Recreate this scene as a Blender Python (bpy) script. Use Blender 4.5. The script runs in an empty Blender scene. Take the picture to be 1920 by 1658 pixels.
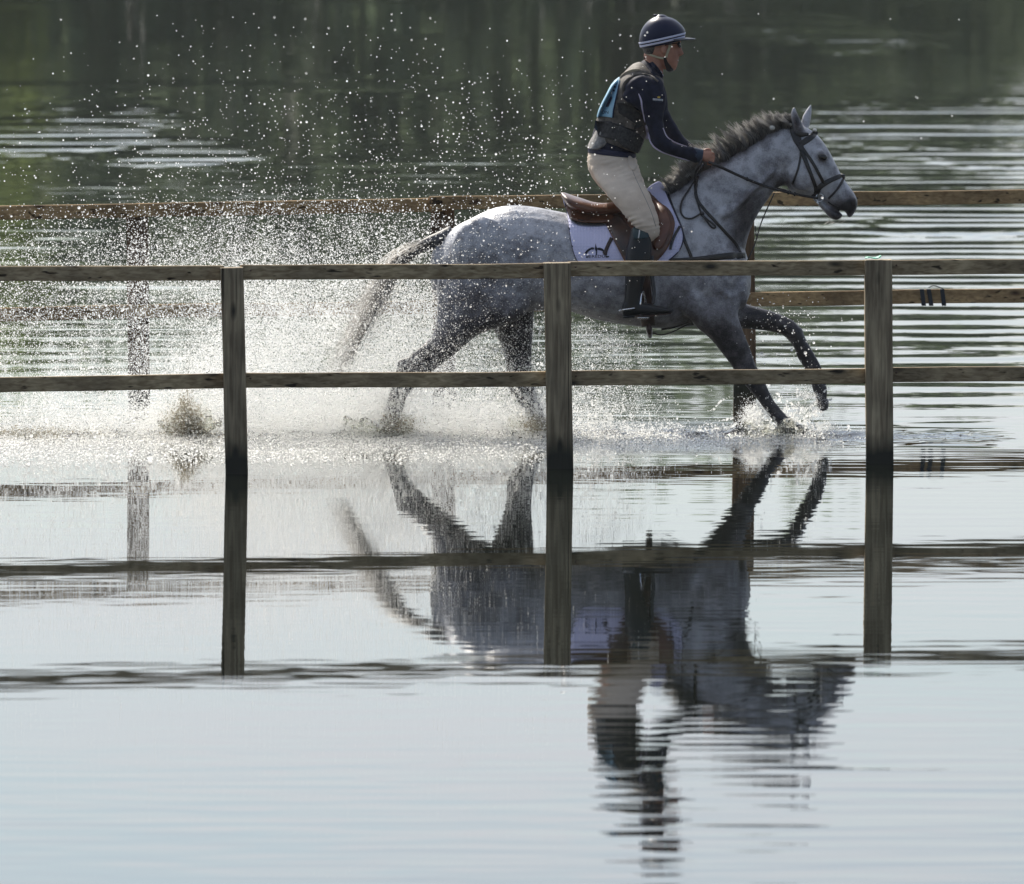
import bpy, bmesh, math, random
import numpy as np
from mathutils import Vector, Matrix, noise
from mathutils.bvhtree import BVHTree
from mathutils.geometry import delaunay_2d_cdt

random.seed(7)
rng = np.random.default_rng(7)
SC = bpy.context.scene
COL = SC.collection

# ------------------------------------------------------------------ camera, light, exposure
CAM_H = 3.8            # the photographer stands on a low bank
F = 19800.0            # focal length in photograph pixels (long telephoto)
PITCH = math.atan(1268 / F)

cam_d = bpy.data.cameras.new('camera')
cam = bpy.data.objects.new('camera', cam_d)
COL.objects.link(cam)
SC.camera = cam
cam.location = (0, 0, CAM_H)
cam.rotation_euler = (math.radians(90) - PITCH, 0, 0)
cam_d.sensor_width = 36.0
cam_d.lens = 36.0 * F / 1920.0
cam_d.clip_start = 0.5
cam_d.clip_end = 6000
cam_d.dof.use_dof = True
cam_d.dof.focus_distance = 60.0
cam_d.dof.aperture_fstop = 7.0

SUN_EL = math.radians(40)
SUN_AZ = math.radians(-24)      # from +Y (view direction) towards -X (left)
sun_dir = Vector((math.sin(SUN_AZ) * math.cos(SUN_EL), math.cos(SUN_AZ) * math.cos(SUN_EL), math.sin(SUN_EL)))
sun_d = bpy.data.lights.new('sun', 'SUN')
sun_d.energy = 5.0
sun_d.angle = math.radians(0.53)
sun_d.color = (1.0, 0.93, 0.82)
sun = bpy.data.objects.new('sun', sun_d)
COL.objects.link(sun)
sun.rotation_euler = sun_dir.to_track_quat('Z', 'Y').to_euler()

world = bpy.data.worlds.new('World')
SC.world = world
world.use_nodes = True
nt = world.node_tree
nt.nodes.clear()
N = nt.nodes.new
L = nt.links.new
sky = N('ShaderNodeTexSky')
sky.sky_type = 'NISHITA'
sky.sun_disc = False
sky.sun_elevation = SUN_EL
sky.sun_rotation = SUN_AZ
sky.air_density = 1.0
sky.dust_density = 0.6
sky.ozone_density = 2.5
tc = N('ShaderNodeTexCoord')
mp = N('ShaderNodeMapping')
mp.inputs['Scale'].default_value = (4.0, 4.0, 34.0)
L(tc.outputs['Generated'], mp.inputs['Vector'])
cn = N('ShaderNodeTexNoise')
cn.inputs['Scale'].default_value = 2.2
cn.inputs['Detail'].default_value = 7
cn.inputs['Roughness'].default_value = 0.55
L(mp.outputs[0], cn.inputs['Vector'])
cr = N('ShaderNodeValToRGB')
cr.color_ramp.elements[0].position = 0.40
cr.color_ramp.elements[0].color = (0.28, 0.28, 0.28, 1)
cr.color_ramp.elements[1].position = 0.62
cr.color_ramp.elements[1].color = (0.92, 0.92, 0.92, 1)
L(cn.outputs[0], cr.inputs[0])
mixc = N('ShaderNodeMixRGB')
mixc.inputs[2].default_value = (8.6, 9.0, 9.5, 1)     # bright thin cloud
L(cr.outputs[0], mixc.inputs[0])
# thin cloud glows towards the sun and is dull away from it
dt = N('ShaderNodeVectorMath'); dt.operation = 'DOT_PRODUCT'; dt.inputs[1].default_value = sun_dir
L(tc.outputs['Generated'], dt.inputs[0])
mr = N('ShaderNodeMapRange'); mr.inputs['From Min'].default_value = -1.0; mr.inputs['From Max'].default_value = 1.0
L(dt.outputs['Value'], mr.inputs['Value'])
pw = N('ShaderNodeMath'); pw.operation = 'POWER'; pw.inputs[1].default_value = 2.6
L(mr.outputs[0], pw.inputs[0])
cc = N('ShaderNodeMixRGB'); cc.inputs[1].default_value = (0.95, 1.2, 1.75, 1); cc.inputs[2].default_value = (11.4, 11.6, 12.1, 1)
L(pw.outputs[0], cc.inputs[0]); L(cc.outputs[0], mixc.inputs[2])
L(sky.outputs[0], mixc.inputs[1])
bg = N('ShaderNodeBackground')
bg.inputs['Strength'].default_value = 0.10
L(mixc.outputs[0], bg.inputs['Color'])
wo = N('ShaderNodeOutputWorld')
L(bg.outputs[0], wo.inputs['Surface'])

SC.view_settings.view_transform = 'Standard'
SC.view_settings.look = 'None'
SC.view_settings.gamma = 1.0
SC.view_settings.use_curve_mapping = False
SC.view_settings.exposure = 0.36
SC.render.engine = 'CYCLES'
SC.cycles.use_denoising = True
SC.cycles.max_bounces = 8
SC.cycles.sample_clamp_indirect = 6.0

# ------------------------------------------------------------------ helpers
CA, SA = math.cos(PITCH), math.sin(PITCH)
def W(px, py, Y=60.0):
    """Point of the place at distance Y that the telephoto shows at photograph position px, py."""
    dx = px - 960.0
    up = 829.0 - py
    d = Vector((dx, F * CA + up * SA, -F * SA + up * CA))
    t = Y / d.y
    return Vector((d.x * t, Y, CAM_H + d.z * t))

def tag(o, label=None, cat=None, group=None, kind=None):
    if label: o['label'] = label
    if cat: o['category'] = cat
    if group: o['group'] = group
    if kind: o['kind'] = kind
    return o

def empty(name, loc):
    o = bpy.data.objects.new(name, None)
    COL.objects.link(o)
    o.location = loc
    o.empty_display_size = 0.1
    return o

def mesh_obj(name, me, mats, parent=None, smooth=True):
    o = bpy.data.objects.new(name, me)
    COL.objects.link(o)
    if not isinstance(mats, (list, tuple)): mats = [mats]
    if len(me.materials) == 0:
        for m in mats: me.materials.append(m)
    if smooth and len(me.polygons):
        me.polygons.foreach_set('use_smooth', [True] * len(me.polygons))
    if parent is not None:
        o.parent = parent
        o.matrix_parent_inverse = Matrix.Translation(-Vector(parent.location))
    return o

class MB:
    """collects vertices and faces for one mesh"""
    def __init__(s): s.v = []; s.f = []; s.mi = []
    def add(s, vs, fs, m=0):
        b = len(s.v)
        s.v.extend([tuple(v) for v in vs])
        s.f.extend([tuple(b + i for i in f) for f in fs])
        s.mi.extend([m] * len(fs))
    def mesh(s, name):
        me = bpy.data.meshes.new(name)
        me.from_pydata(s.v, [], s.f)
        if any(s.mi): me.polygons.foreach_set('material_index', s.mi)
        me.update()
        return me
    def build(s, name, mats, parent=None, smooth=True, kind=None):
        o = mesh_obj(name, s.mesh(name), mats, parent, smooth)
        if kind: o['kind'] = kind
        return o

def crom(P, n):
    """Catmull-Rom through the rows of P, n steps per span"""
    P = np.asarray(P, float)
    if len(P) < 3: n_ = n; t = np.linspace(0, 1, n_ * (len(P) - 1) + 1)[:, None]; return P[0] * (1 - t) + P[-1] * t
    Q = np.vstack([2 * P[0] - P[1], P, 2 * P[-1] - P[-2]])
    out = []
    for i in range(1, len(Q) - 2):
        for k in range(n):
            t = k / n
            a, b, c, d = Q[i - 1], Q[i], Q[i + 1], Q[i + 2]
            out.append(0.5 * ((2 * b) + (-a + c) * t + (2 * a - 5 * b + 4 * c - d) * t * t + (-a + 3 * b - 3 * c + d) * t ** 3))
    out.append(P[-1])
    return np.array(out)

def rings_to(mb, rings, cap=True, m=0, closed=True):
    n = len(rings[0])
    vs = [v for r in rings for v in r]
    fs = []
    for i in range(len(rings) - 1):
        for j in range(n if closed else n - 1):
            k = (j + 1) % n
            fs.append((i * n + j, i * n + k, (i + 1) * n + k, (i + 1) * n + j))
    if cap:
        fs.append(tuple(range(n - 1, -1, -1)))
        fs.append(tuple((len(rings) - 1) * n + j for j in range(n)))
    mb.add(vs, fs, m)

def loft(mb, secs, n=20, sub=4, ex=2.0, endcap=(0.5, 0.5), m=0, flip=False):
    """solid with elliptic sections; section = edge point A, edge point B, half depth, centre distance off the track line.
    edge points are read off the photograph, depths are the real ones"""
    S = []
    for s in secs:
        ax, ay, bx, by, w = s[:5]
        yo = s[5] if len(s) > 5 else 0.0
        if flip: yo = -yo
        A = W(ax, ay, 60 + yo); B = W(bx, by, 60 + yo)
        S.append([A.x, A.z, B.x, B.z, w, yo])
    C = crom(S, sub)
    rings = []
    def ring(c, scale=1.0, shift=(0, 0)):
        A = np.array([c[0], c[1]]); B = np.array([c[2], c[3]])
        mid = (A + B) / 2 + np.array(shift); e = (A - B) / 2 * scale
        r = []
        for j in range(n):
            a = 2 * math.pi * j / n
            ca, sa = math.cos(a), math.sin(a)
            u = math.copysign(abs(ca) ** (2 / ex), ca); v = math.copysign(abs(sa) ** (2 / ex), sa)
            r.append((mid[0] + e[0] * u, 60 + c[5] + c[4] * scale * v, mid[1] + e[1] * u))
        return r
    def capdir(c0, c1):
        d = np.array([(c0[0] + c0[2]) - (c1[0] + c1[2]), (c0[1] + c0[3]) - (c1[1] + c1[3])])
        l = np.linalg.norm(d)
        return d / l if l > 1e-9 else d * 0
    def rad(c): return min(math.hypot(c[0] - c[2], c[1] - c[3]) / 2, c[4])
    if endcap[0] > 0:
        d = capdir(C[0], C[1]) * rad(C[0]) * endcap[0]
        for a in (80, 60, 40, 20):
            a = math.radians(a)
            rings.append(ring(C[0], math.cos(a), d * math.sin(a)))
    for c in C: rings.append(ring(c))
    if endcap[1] > 0:
        d = capdir(C[-1], C[-2]) * rad(C[-1]) * endcap[1]
        for a in (20, 40, 60, 80):
            a = math.radians(a)
            rings.append(ring(C[-1], math.cos(a), d * math.sin(a)))
    rings_to(mb, rings, True, m)

def ellipsoid(mb, c, r, seg=16, rg=10, rot=None, m=0):
    c = Vector(c)
    rings = []
    for i in range(1, rg):
        th = math.pi * i / rg
        rr = []
        for j in range(seg):
            ph = 2 * math.pi * j / seg
            v = Vector((r[0] * math.sin(th) * math.cos(ph), r[1] * math.sin(th) * math.sin(ph), r[2] * math.cos(th)))
            if rot is not None: v = rot @ v
            rr.append(c + v)
        rings.append(rr)
    rings_to(mb, rings, True, m)

def tube(mb, pts, rad, n=8, sub=3, flat=1.0, m=0, cap=True):
    """round or flattened tube through 3-D points; flat scales the thickness across Y"""
    pts = [list(p) for p in pts]
    if not hasattr(rad, '__len__'): rad = [rad] * len(pts)
    P = np.array([p + [r] for p, r in zip(pts, rad)])
    C = crom(P, sub) if sub > 1 else P
    rings = []
    for i, c in enumerate(C):
        a = C[max(i - 1, 0)][:3]; b = C[min(i + 1, len(C) - 1)][:3]
        t = Vector(b - a)
        if t.length < 1e-9: t = Vector((0, 0, 1))
        t.normalize()
        ref = Vector((0, 1, 0)) if abs(t.y) < 0.9 else Vector((1, 0, 0))
        s = t.cross(ref).normalized()
        u = s.cross(t).normalized()
        rings.append([Vector(c[:3]) + (s * math.cos(2 * math.pi * k / n) + u * math.sin(2 * math.pi * k / n) * flat) * c[3] for k in range(n)])
    rings_to(mb, rings, cap, m)

def remesh(mb, name, voxel, smooth_it=4, fac=0.5):
    me = mb.mesh(name + '_src')
    o = bpy.data.objects.new('tmp', me)
    COL.objects.link(o)
    r = o.modifiers.new('r', 'REMESH'); r.mode = 'VOXEL'; r.voxel_size = voxel; r.adaptivity = 0
    s = o.modifiers.new('s', 'SMOOTH'); s.factor = fac; s.iterations = smooth_it
    dg = bpy.context.evaluated_depsgraph_get()
    dg.update()
    out = bpy.data.meshes.new_from_object(o.evaluated_get(dg))
    out.name = name
    bpy.data.objects.remove(o)
    bpy.data.meshes.remove(me)
    return out

def ruffle(me, fn):
    n = len(me.vertices)
    c = np.empty(n * 3); me.vertices.foreach_get('co', c); c = c.reshape(-1, 3)
    nn = np.empty(n * 3, np.float32); me.vertices.foreach_get('normal', nn); nn = nn.reshape(-1, 3)
    d = np.array([fn(Vector(p)) for p in c])
    me.vertices.foreach_set('co', (c + nn * d[:, None]).ravel()); me.update()

def bvh_of(*meshes):
    vs, fs = [], []
    for me in meshes:
        b = len(vs)
        vs.extend([v.co.copy() for v in me.vertices])
        fs.extend([tuple(b + i for i in p.vertices) for p in me.polygons])
    return BVHTree.FromPolygons(vs, fs)

CAMP = Vector((0, 0, CAM_H))
def hit(bvh, px, py):
    """first surface along the sight line: used to lay straps and cloth ON the horse's real surface"""
    d = (W(px, py, 60) - CAMP).normalized()
    h = bvh.ray_cast(CAMP, d)
    return h[0]

# ------------------------------------------------------------------ materials
def mat(name, base=(0.5, 0.5, 0.5), rough=0.6, spec=0.5, metal=0.0, sheen=0.0, coat=0.0):
    m = bpy.data.materials.new(name)
    m.use_nodes = True
    b = m.node_tree.nodes['Principled BSDF']
    b.inputs['Base Color'].default_value = (*base, 1)
    b.inputs['Roughness'].default_value = rough
    b.inputs['Specular IOR Level'].default_value = spec
    b.inputs['Metallic'].default_value = metal
    b.inputs['Sheen Weight'].default_value = sheen
    b.inputs['Coat Weight'].default_value = coat
    return m

def noisy(m, c1, c2, scale=20, detail=4, stretch=(1, 1, 1), bump=0.0, bdist=0.01, coords='Object', lo=0.35, hi=0.65, bscale=None):
    """two-tone procedural colour with optional relief"""
    t = m.node_tree; N = t.nodes.new; L = t.links.new
    b = t.nodes['Principled BSDF']
    tc = N('ShaderNodeTexCoord'); mp = N('ShaderNodeMapping'); mp.inputs['Scale'].default_value = stretch
    L(tc.outputs[coords], mp.inputs['Vector'])
    n = N('ShaderNodeTexNoise'); n.inputs['Scale'].default_value = scale; n.inputs['Detail'].default_value = detail
    L(mp.outputs[0], n.inputs['Vector'])
    r = N('ShaderNodeValToRGB')
    r.color_ramp.elements[0].position = lo; r.color_ramp.elements[0].color = (*c1, 1)
    r.color_ramp.elements[1].position = hi; r.color_ramp.elements[1].color = (*c2, 1)
    L(n.outputs[0], r.inputs[0]); L(r.outputs[0], b.inputs['Base Color'])
    if bump:
        n2 = N('ShaderNodeTexNoise'); n2.inputs['Scale'].default_value = bscale or scale * 2; n2.inputs['Detail'].default_value = 3
        L(mp.outputs[0], n2.inputs['Vector'])
        bu = N('ShaderNodeBump'); bu.inputs['Strength'].default_value = bump; bu.inputs['Distance'].default_value = bdist
        L(n2.outputs[0], bu.inputs['Height']); L(bu.outputs[0], b.inputs['Normal'])
    return m
# ------------------------------------------------------------------ the lake
def water_material():
    m = bpy.data.materials.new('lake_water')
    m.use_nodes = True
    t = m.node_tree; N = t.nodes.new; L = t.links.new
    b = t.nodes['Principled BSDF']
    b.inputs['Base Color'].default_value = (0.008, 0.010, 0.007, 1)
    b.inputs['Roughness'].default_value = 0.015
    b.inputs['IOR'].default_value = 1.333
    b.inputs['Specular IOR Level'].default_value = 0.5
    geo = N('ShaderNodeNewGeometry')
    sep = N('ShaderNodeSeparateXYZ'); L(geo.outputs['Position'], sep.inputs[0])
    def math_(op, a, b_=None, clamp=False):
        n = N('ShaderNodeMath'); n.operation = op; n.use_clamp = clamp
        for i, v in enumerate((a, b_)):
            if v is None: continue
            if isinstance(v, (int, float)): n.inputs[i].default_value = v
            else: L(v, n.inputs[i])
        return n.outputs[0]
    def nz(scale, stretch, detail=2, rough=0.5, off=(0, 0, 0), dist=0.0):
        mp = N('ShaderNodeMapping'); mp.inputs['Scale'].default_value = stretch; mp.inputs['Location'].default_value = off
        L(geo.outputs['Position'], mp.inputs['Vector'])
        n = N('ShaderNodeTexNoise'); n.inputs['Scale'].default_value = scale
        n.inputs['Detail'].default_value = detail; n.inputs['Roughness'].default_value = rough
        n.inputs['Distortion'].default_value = dist
        L(mp.outputs[0], n.inputs['Vector'])
        return n.outputs[0]
    def ramp(v, lo, hi):
        n = N('ShaderNodeMapRange'); n.interpolation_type = 'SMOOTHSTEP'
        n.inputs['From Min'].default_value = lo; n.inputs['From Max'].default_value = hi
        L(v, n.inputs['Value']); return n.outputs[0]
    X, Y = sep.outputs[0], sep.outputs[1]
    # long low waves running out from the galloping horse, crests nearly across the view
    warp = math_('ADD', math_('MULTIPLY', nz(0.5, (0.5, 0.6, 1), 2), 1.8), math_('MULTIPLY', nz(1.0, (1.1, 0.5, 1), 2), 0.55))
    ph = math_('MULTIPLY', math_('ADD', math_('ADD', Y, warp), math_('MULTIPLY', X, 0.035)), 2 * math.pi / 1.15)
    sw = math_('SINE', ph)
    patch = ramp(nz(0.30, (0.55, 0.11, 1), 2, off=(3.1, 1.7, 0)), 0.40, 0.62)
    right = ramp(math_('ADD', X, math_('MULTIPLY', nz(0.4, (0.3, 0.4, 1), 1), 3.0)), 2.7, 4.6)
    near = ramp(Y, 60.0, 66.0)
    far = math_('SUBTRACT', 1.0, math_('MULTIPLY', ramp(Y, 95.0, 150.0), 0.6))
    amp_sw = math_('MULTIPLY', math_('MULTIPLY', math_('ADD', math_('MULTIPLY', right, 0.0027), math_('MULTIPLY', patch, 0.0004)), near), far)
    h = math_('MULTIPLY', sw, amp_sw)
    # breeze ripples, in patches
    rip = nz(1.0, (1.3, 3.2, 1), 1, 0.5)
    gust = ramp(nz(0.16, (0.8, 0.35, 1), 3, off=(7.0, 2.0, 0)), 0.46, 0.66)
    farr = ramp(Y, 58.0, 80.0)
    close = math_('SUBTRACT', 1.0, ramp(Y, 36.8, 42.2))
    amp_r = math_('ADD', math_('ADD', 0.0006, math_('MULTIPLY', close, 0.0022)), math_('MULTIPLY', math_('MULTIPLY', gust, farr), 0.0045))
    h = math_('ADD', h, math_('MULTIPLY', rip, amp_r))
    # longer ripples further out, in broken streaks
    rip2 = nz(1.0, (0.28, 0.85, 1), 1, 0.5, off=(4.0, 0.3, 0))
    pt2 = ramp(nz(0.22, (0.9, 0.30, 1), 3, off=(2.0, 5.0, 0)), 0.54, 0.70)
    def spot(cx, cy, sx, sy):        # a cat's-paw of wind at a place on the lake
        ax = math_('MULTIPLY', math_('SUBTRACT', X, cx), 1 / sx); ay = math_('MULTIPLY', math_('SUBTRACT', Y, cy), 1 / sy)
        d2 = math_('ADD', math_('MULTIPLY', ax, ax), math_('MULTIPLY', ay, ay))
        d2 = math_('ADD', d2, math_('MULTIPLY', math_('SUBTRACT', nz(1.0, (0.9, 0.25, 1), 3), 0.5), 2.4))
        return math_('SUBTRACT', 1.0, ramp(d2, 0.3, 1.1))
    paws = spot(4.9, 110, 2.1, 12)
    for q in ((-4.6, 110, 1.3, 8), (-3.2, 104, 0.9, 4), (4.6, 150, 1.4, 12), (1.6, 92, 1.2, 5), (4.2, 90, 1.6, 6)):
        paws = math_('MAXIMUM', paws, spot(*q))
    pt2 = math_('MAXIMUM', math_('MULTIPLY', pt2, 0.6), paws)
    h = math_('ADD', h, math_('MULTIPLY', rip2, math_('MULTIPLY', math_('ADD', 0.0020, math_('MULTIPLY', pt2, 0.048)), farr)))
    # finer chop
    fine = nz(1.0, (4.0, 9.0, 1), 0, 0.5)
    fgust = ramp(nz(0.5, (0.5, 0.9, 1), 2, off=(1.0, 9.0, 0)), 0.40, 0.70)
    amp_f = math_('ADD', 0.00017, math_('MULTIPLY', fgust, math_('ADD', 0.00018, math_('MULTIPLY', farr, 0.0003))))
    h = math_('ADD', h, math_('MULTIPLY', fine, amp_f))
    # crisp low wrinkles on the near water
    wr = nz(1.0, (0.75, 4.6, 1), 1, 0.5, off=(0.4, 0.2, 0), dist=0.3)
    wm = ramp(math_('ADD', nz(0.35, (0.7, 0.5, 1), 2), math_('MULTIPLY', X, 0.10)), 0.40, 0.75)
    h = math_('ADD', h, math_('MULTIPLY', wr, math_('MULTIPLY', math_('ADD', 0.0007, math_('MULTIPLY', wm, 0.0022)), math_('ADD', math_('MULTIPLY', math_('SUBTRACT', 1.0, ramp(Y, 39.5, 43.5)), 1.0), 0.22))))
    # churned water along the horse's track and behind it
    dy = math_('ABSOLUTE', math_('SUBTRACT', Y, 59.9))
    track = math_('SUBTRACT', 1.0, ramp(dy, 0.5, 1.7))
    behind = math_('SUBTRACT', 1.0, ramp(X, 0.9, 2.0))
    churn = math_('MULTIPLY', math_('MULTIPLY', track, behind), 0.010)
    h = math_('ADD', h, math_('MULTIPLY', nz(1.0, (9, 11, 1), 3, 0.6), churn))
    bu = N('ShaderNodeBump'); bu.inputs['Strength'].default_value = 1.0; bu.inputs['Distance'].default_value = 1.0
    L(h, bu.inputs['Height']); L(bu.outputs[0], b.inputs['Normal'])
    return m

WATER = water_material()

def build_water():
    # one sheet: wide coarse cells out to the far shore, fine displaced cells along the churned track
    x0, x1, y0, y1 = -4.2, 2.9, 58.7, 61.3
    nx, ny = 355, 130
    xs = np.linspace(x0, x1, nx); ys = np.linspace(y0, y1, ny)
    V, Fc = [], []
    for j, y in enumerate(ys):
        for i, x in enumerate(xs):
            e = min(1, max(0, min(x - x0, x1 - x, y - y0, y1 - y) / 0.35))
            tr = math.exp(-((y - 59.92) / 0.38) ** 2)
            bh = 1.0 if x < 1.2 else max(0.25, 1 - (x - 1.2) * 0.9)
            z = 0.0
            if e > 0:
                p = Vector((x * 5.0, y * 6.0, 0.3))
                z = (abs(noise.noise(p)) * 0.050 + noise.noise(p * 2.7) * 0.018 + noise.noise(p * 6.1) * 0.008) * tr * bh * e
                z += (noise.noise(Vector((x * 1.6, y * 3.5, 5))) * 0.006) * e
                # the wave pushed up by the landing forefoot
                d = math.hypot((x - 1.62) / 1.6, (y - 59.86))
                z += e * (0.030 * math.exp(-((d - 0.20) / 0.05) ** 2) + 0.012 * math.exp(-((d - 0.36) / 0.05) ** 2)) * (0.7 + 0.6 * noise.noise(Vector((x * 9, y * 9, 2))))
            V.append((x, y, z))
    for j in range(ny - 1):
        for i in range(nx - 1):
            a = j * nx + i
            Fc.append((a, a + 1, a + nx + 1, a + nx))
    XB0, XB1, YB0, YB1 = -700, 700, -30, 246
    def v(x, y): V.append((x, y, 0.0)); return len(V) - 1
    # surround the fine patch with four fans that share its edge vertices
    a, b, c, d = v(XB0, YB0), v(XB1, YB0), v(XB1, YB1), v(XB0, YB1)
    bot = list(range(0, nx)); top = [(ny - 1) * nx + i for i in range(nx)]
    lef = [j * nx for j in range(ny)]; rig = [j * nx + nx - 1 for j in range(ny)]
    Fc.append(tuple([a, b] + bot[::-1]))
    Fc.append(tuple([c, d] + top))
    Fc.append(tuple([d, a] + lef))
    Fc.append(tuple([b, c] + rig[::-1]))
    me = bpy.data.meshes.new('water')
    me.from_pydata(V, [], Fc)
    me.update()
    o = mesh_obj('water', me, WATER)
    o['kind'] = 'structure'
    return o
build_water()

# lake bed and the far shore
def terrain_z(x, y):
    if y < 236: return -0.7
    t = min(1, (y - 236) / 14)
    return -0.7 + 1.9 * t + max(0, y - 250) * 0.02 + 0.4 * noise.noise(Vector((x * 0.04, y * 0.05, 0))) * t
mb = MB()
gx = np.concatenate([np.linspace(-1500, -80, 12), np.linspace(-70, 70, 57), np.linspace(80, 1500, 12)])
gy = np.concatenate([[-60, 0, 120, 230], np.linspace(236, 262, 14), [280, 320, 400, 600, 1000, 2500]])
mb.add([(x, y, terrain_z(x, y)) for y in gy for x in gx],
       [(j * len(gx) + i, j * len(gx) + i + 1, (j + 1) * len(gx) + i + 1, (j + 1) * len(gx) + i) for j in range(len(gy) - 1) for i in range(len(gx) - 1)])
gm = noisy(mat('bank_grass', rough=0.9), (0.05, 0.075, 0.02), (0.09, 0.11, 0.04), scale=0.4, detail=5)
g = mb.build('ground', gm); g['kind'] = 'structure'

# far wood: reads as one mass, seen only mirrored in the lake
def leaf_material(name, c1, c2):
    m = mat(name, rough=0.6, spec=0.2)
    noisy(m, c1, c2, scale=0.16, detail=4)
    b = m.node_tree.nodes['Principled BSDF']
    t = m.node_tree
    out = t.nodes['Material Output']
    tr = t.nodes.new('ShaderNodeBsdfTranslucent'); mx = t.nodes.new('ShaderNodeMixShader'); mx.inputs[0].default_value = 0.5
    src = b.inputs['Base Color'].links[0].from_socket
    t.links.new(src, tr.inputs['Color'])
    t.links.new(b.outputs[0], mx.inputs[1]); t.links.new(tr.outputs[0], mx.inputs[2]); t.links.new(mx.outputs[0], out.inputs[0])
    return m
LEAF = leaf_material('far_leaves', (0.12, 0.155, 0.105), (0.21, 0.27, 0.15))
PALE = leaf_material('pale_willow_leaves', (0.17, 0.23, 0.08), (0.29, 0.35, 0.13))
BARK = mat('bark', (0.09, 0.07, 0.05), 0.9)
def wood():
    lv = []; tb = MB()
    r = np.random.default_rng(3)
    def height(x):
        # profile of the wood along the shore; the gap on the right lets sky down to the water
        h = 9.8 + 1.2 * math.sin(x * 0.21 + 1.0) + 0.9 * math.sin(x * 0.53)
        h -= 5.2 * math.exp(-((x - 12.5) / 6.2) ** 2)
        h += 2.0 * math.exp(-((x + 14) / 5.0) ** 2)
        return h
    x = -110.0
    while x < 110:
        for row in range(3):
            H = height(x) * r.uniform(0.82, 1.08) * (1.0 if row == 0 else 1.08)
            cx, cy = x + r.uniform(-1, 1) + row * 1.7, 256 + row * 6 + r.uniform(-1.5, 1.5)
            z0 = terrain_z(cx, cy)
            R = H * r.uniform(0.26, 0.36)
            tube(tb, [(cx, cy, z0 - 0.3), (cx + r.uniform(-.3, .3), cy, z0 + H * 0.35), (cx, cy, z0 + H * 0.7)], [0.22, 0.16, 0.06], n=6, sub=2)
            nclump = 30
            for k in range(nclump):
                u = r.normal(size=3); u /= np.linalg.norm(u)
                rr = r.uniform(0.35, 1.0) ** 0.5
                cc = np.array([cx, cy, z0 + H * 0.56]) + u * rr * np.array([R, R, H * 0.44])
                n = 34
                p = cc + r.normal(size=(n, 3)) * np.array([R, R, R]) * 0.20
                p[:, 2] = np.maximum(p[:, 2], z0 + 0.1)
                lv.append(p)
        for k in range(15):        # bramble and scrub down to the water's edge
            cc = np.array([cx + r.uniform(-2.4, 2.4), 247 + r.uniform(0, 8), 0.2 + r.uniform(0, 5.6)])
            cc[2] = max(cc[2], terrain_z(cc[0], cc[1]) + 0.3)
            lv.append(cc + r.normal(size=(46, 3)) * np.array([.75, .7, .62]))
        x += r.uniform(2.6, 3.8)
    q_ = np.stack([r.uniform(-45, 45, 15000), r.uniform(257, 263, 15000), r.uniform(0.8, 1, 15000)], 1)   # close-set understorey
    q_[:, 2] = 0.8 + r.uniform(0, 1, 15000) * np.array([min(6.5, height(x_) * 0.75) for x_ in q_[:, 0]])
    lv.append(q_)
    P = np.vstack(lv)
    n = len(P)
    pale = ((P[:, 0] > -14.5) & (P[:, 0] < -10.9 + r.normal(0, .3, n)))
    a = r.normal(size=(n, 3)); a /= np.linalg.norm(a, axis=1)[:, None]
    b = np.cross(a, r.normal(size=(n, 3))); b /= np.linalg.norm(b, axis=1)[:, None]
    s = r.uniform(0.20, 0.42, n)[:, None]
    V = np.stack([P + a * s, P + b * s * .6, P - a * s, P - b * s * .6], 1).reshape(-1, 3)
    me = bpy.data.meshes.new('woodland')
    nb = len(tb.v)
    me.vertices.add(len(V) + nb)
    me.vertices.foreach_set('co', np.concatenate([V.ravel(), np.array(tb.v).ravel()]))
    loops = np.arange(4 * n)
    tf = [i + 4 * n for f in tb.f for i in f]
    sizes = [len(f) for f in tb.f]
    me.loops.add(4 * n + len(tf)); me.loops.foreach_set('vertex_index', np.concatenate([loops, tf]).astype(np.int32))
    st = np.concatenate([np.arange(n) * 4, 4 * n + np.concatenate([[0], np.cumsum(sizes)[:-1]])]).astype(np.int32)
    me.polygons.add(n + len(tb.f)); me.polygons.foreach_set('loop_start', st)
    me.polygons.foreach_set('material_index', np.concatenate([pale * 2, np.ones(len(tb.f))]).astype(np.int32))
    me.update(); me.validate()
    o = mesh_obj('woodland', me, [LEAF, BARK, PALE], smooth=False)
    tag(o, 'dark green wood on the far shore of the lake', 'woodland', kind='stuff')
wood()

# thin summer haze over the lake: one even box of air
hz = MB()
hx0, hx1, hy0, hy1, hz0, hz1 = -1520, 1520, -80, 2520, -1.9, 22.0
hz.add([(x_, y_, z_) for z_ in (hz0, hz1) for y_ in (hy0, hy1) for x_ in (hx0, hx1)], [(0, 2, 3, 1), (4, 5, 7, 6), (0, 1, 5, 4), (2, 6, 7, 3), (0, 4, 6, 2), (1, 3, 7, 5)])
hm = bpy.data.materials.new('haze_air'); hm.use_nodes = True
hm.node_tree.nodes.clear()
hv = hm.node_tree.nodes.new('ShaderNodeVolumePrincipled'); hv.inputs['Color'].default_value = (0.90, 0.95, 1.0, 1)
hv.inputs['Density'].default_value = 0.00010; hv.inputs['Anisotropy'].default_value = 0.3
ho_ = hm.node_tree.nodes.new('ShaderNodeOutputMaterial'); hm.node_tree.links.new(hv.outputs[0], ho_.inputs['Volume'])
h_o = hz.build('haze', hm, smooth=False); h_o['kind'] = 'stuff'; h_o['label'] = 'thin pale haze hanging over the lake'; h_o['category'] = 'haze'

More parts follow.
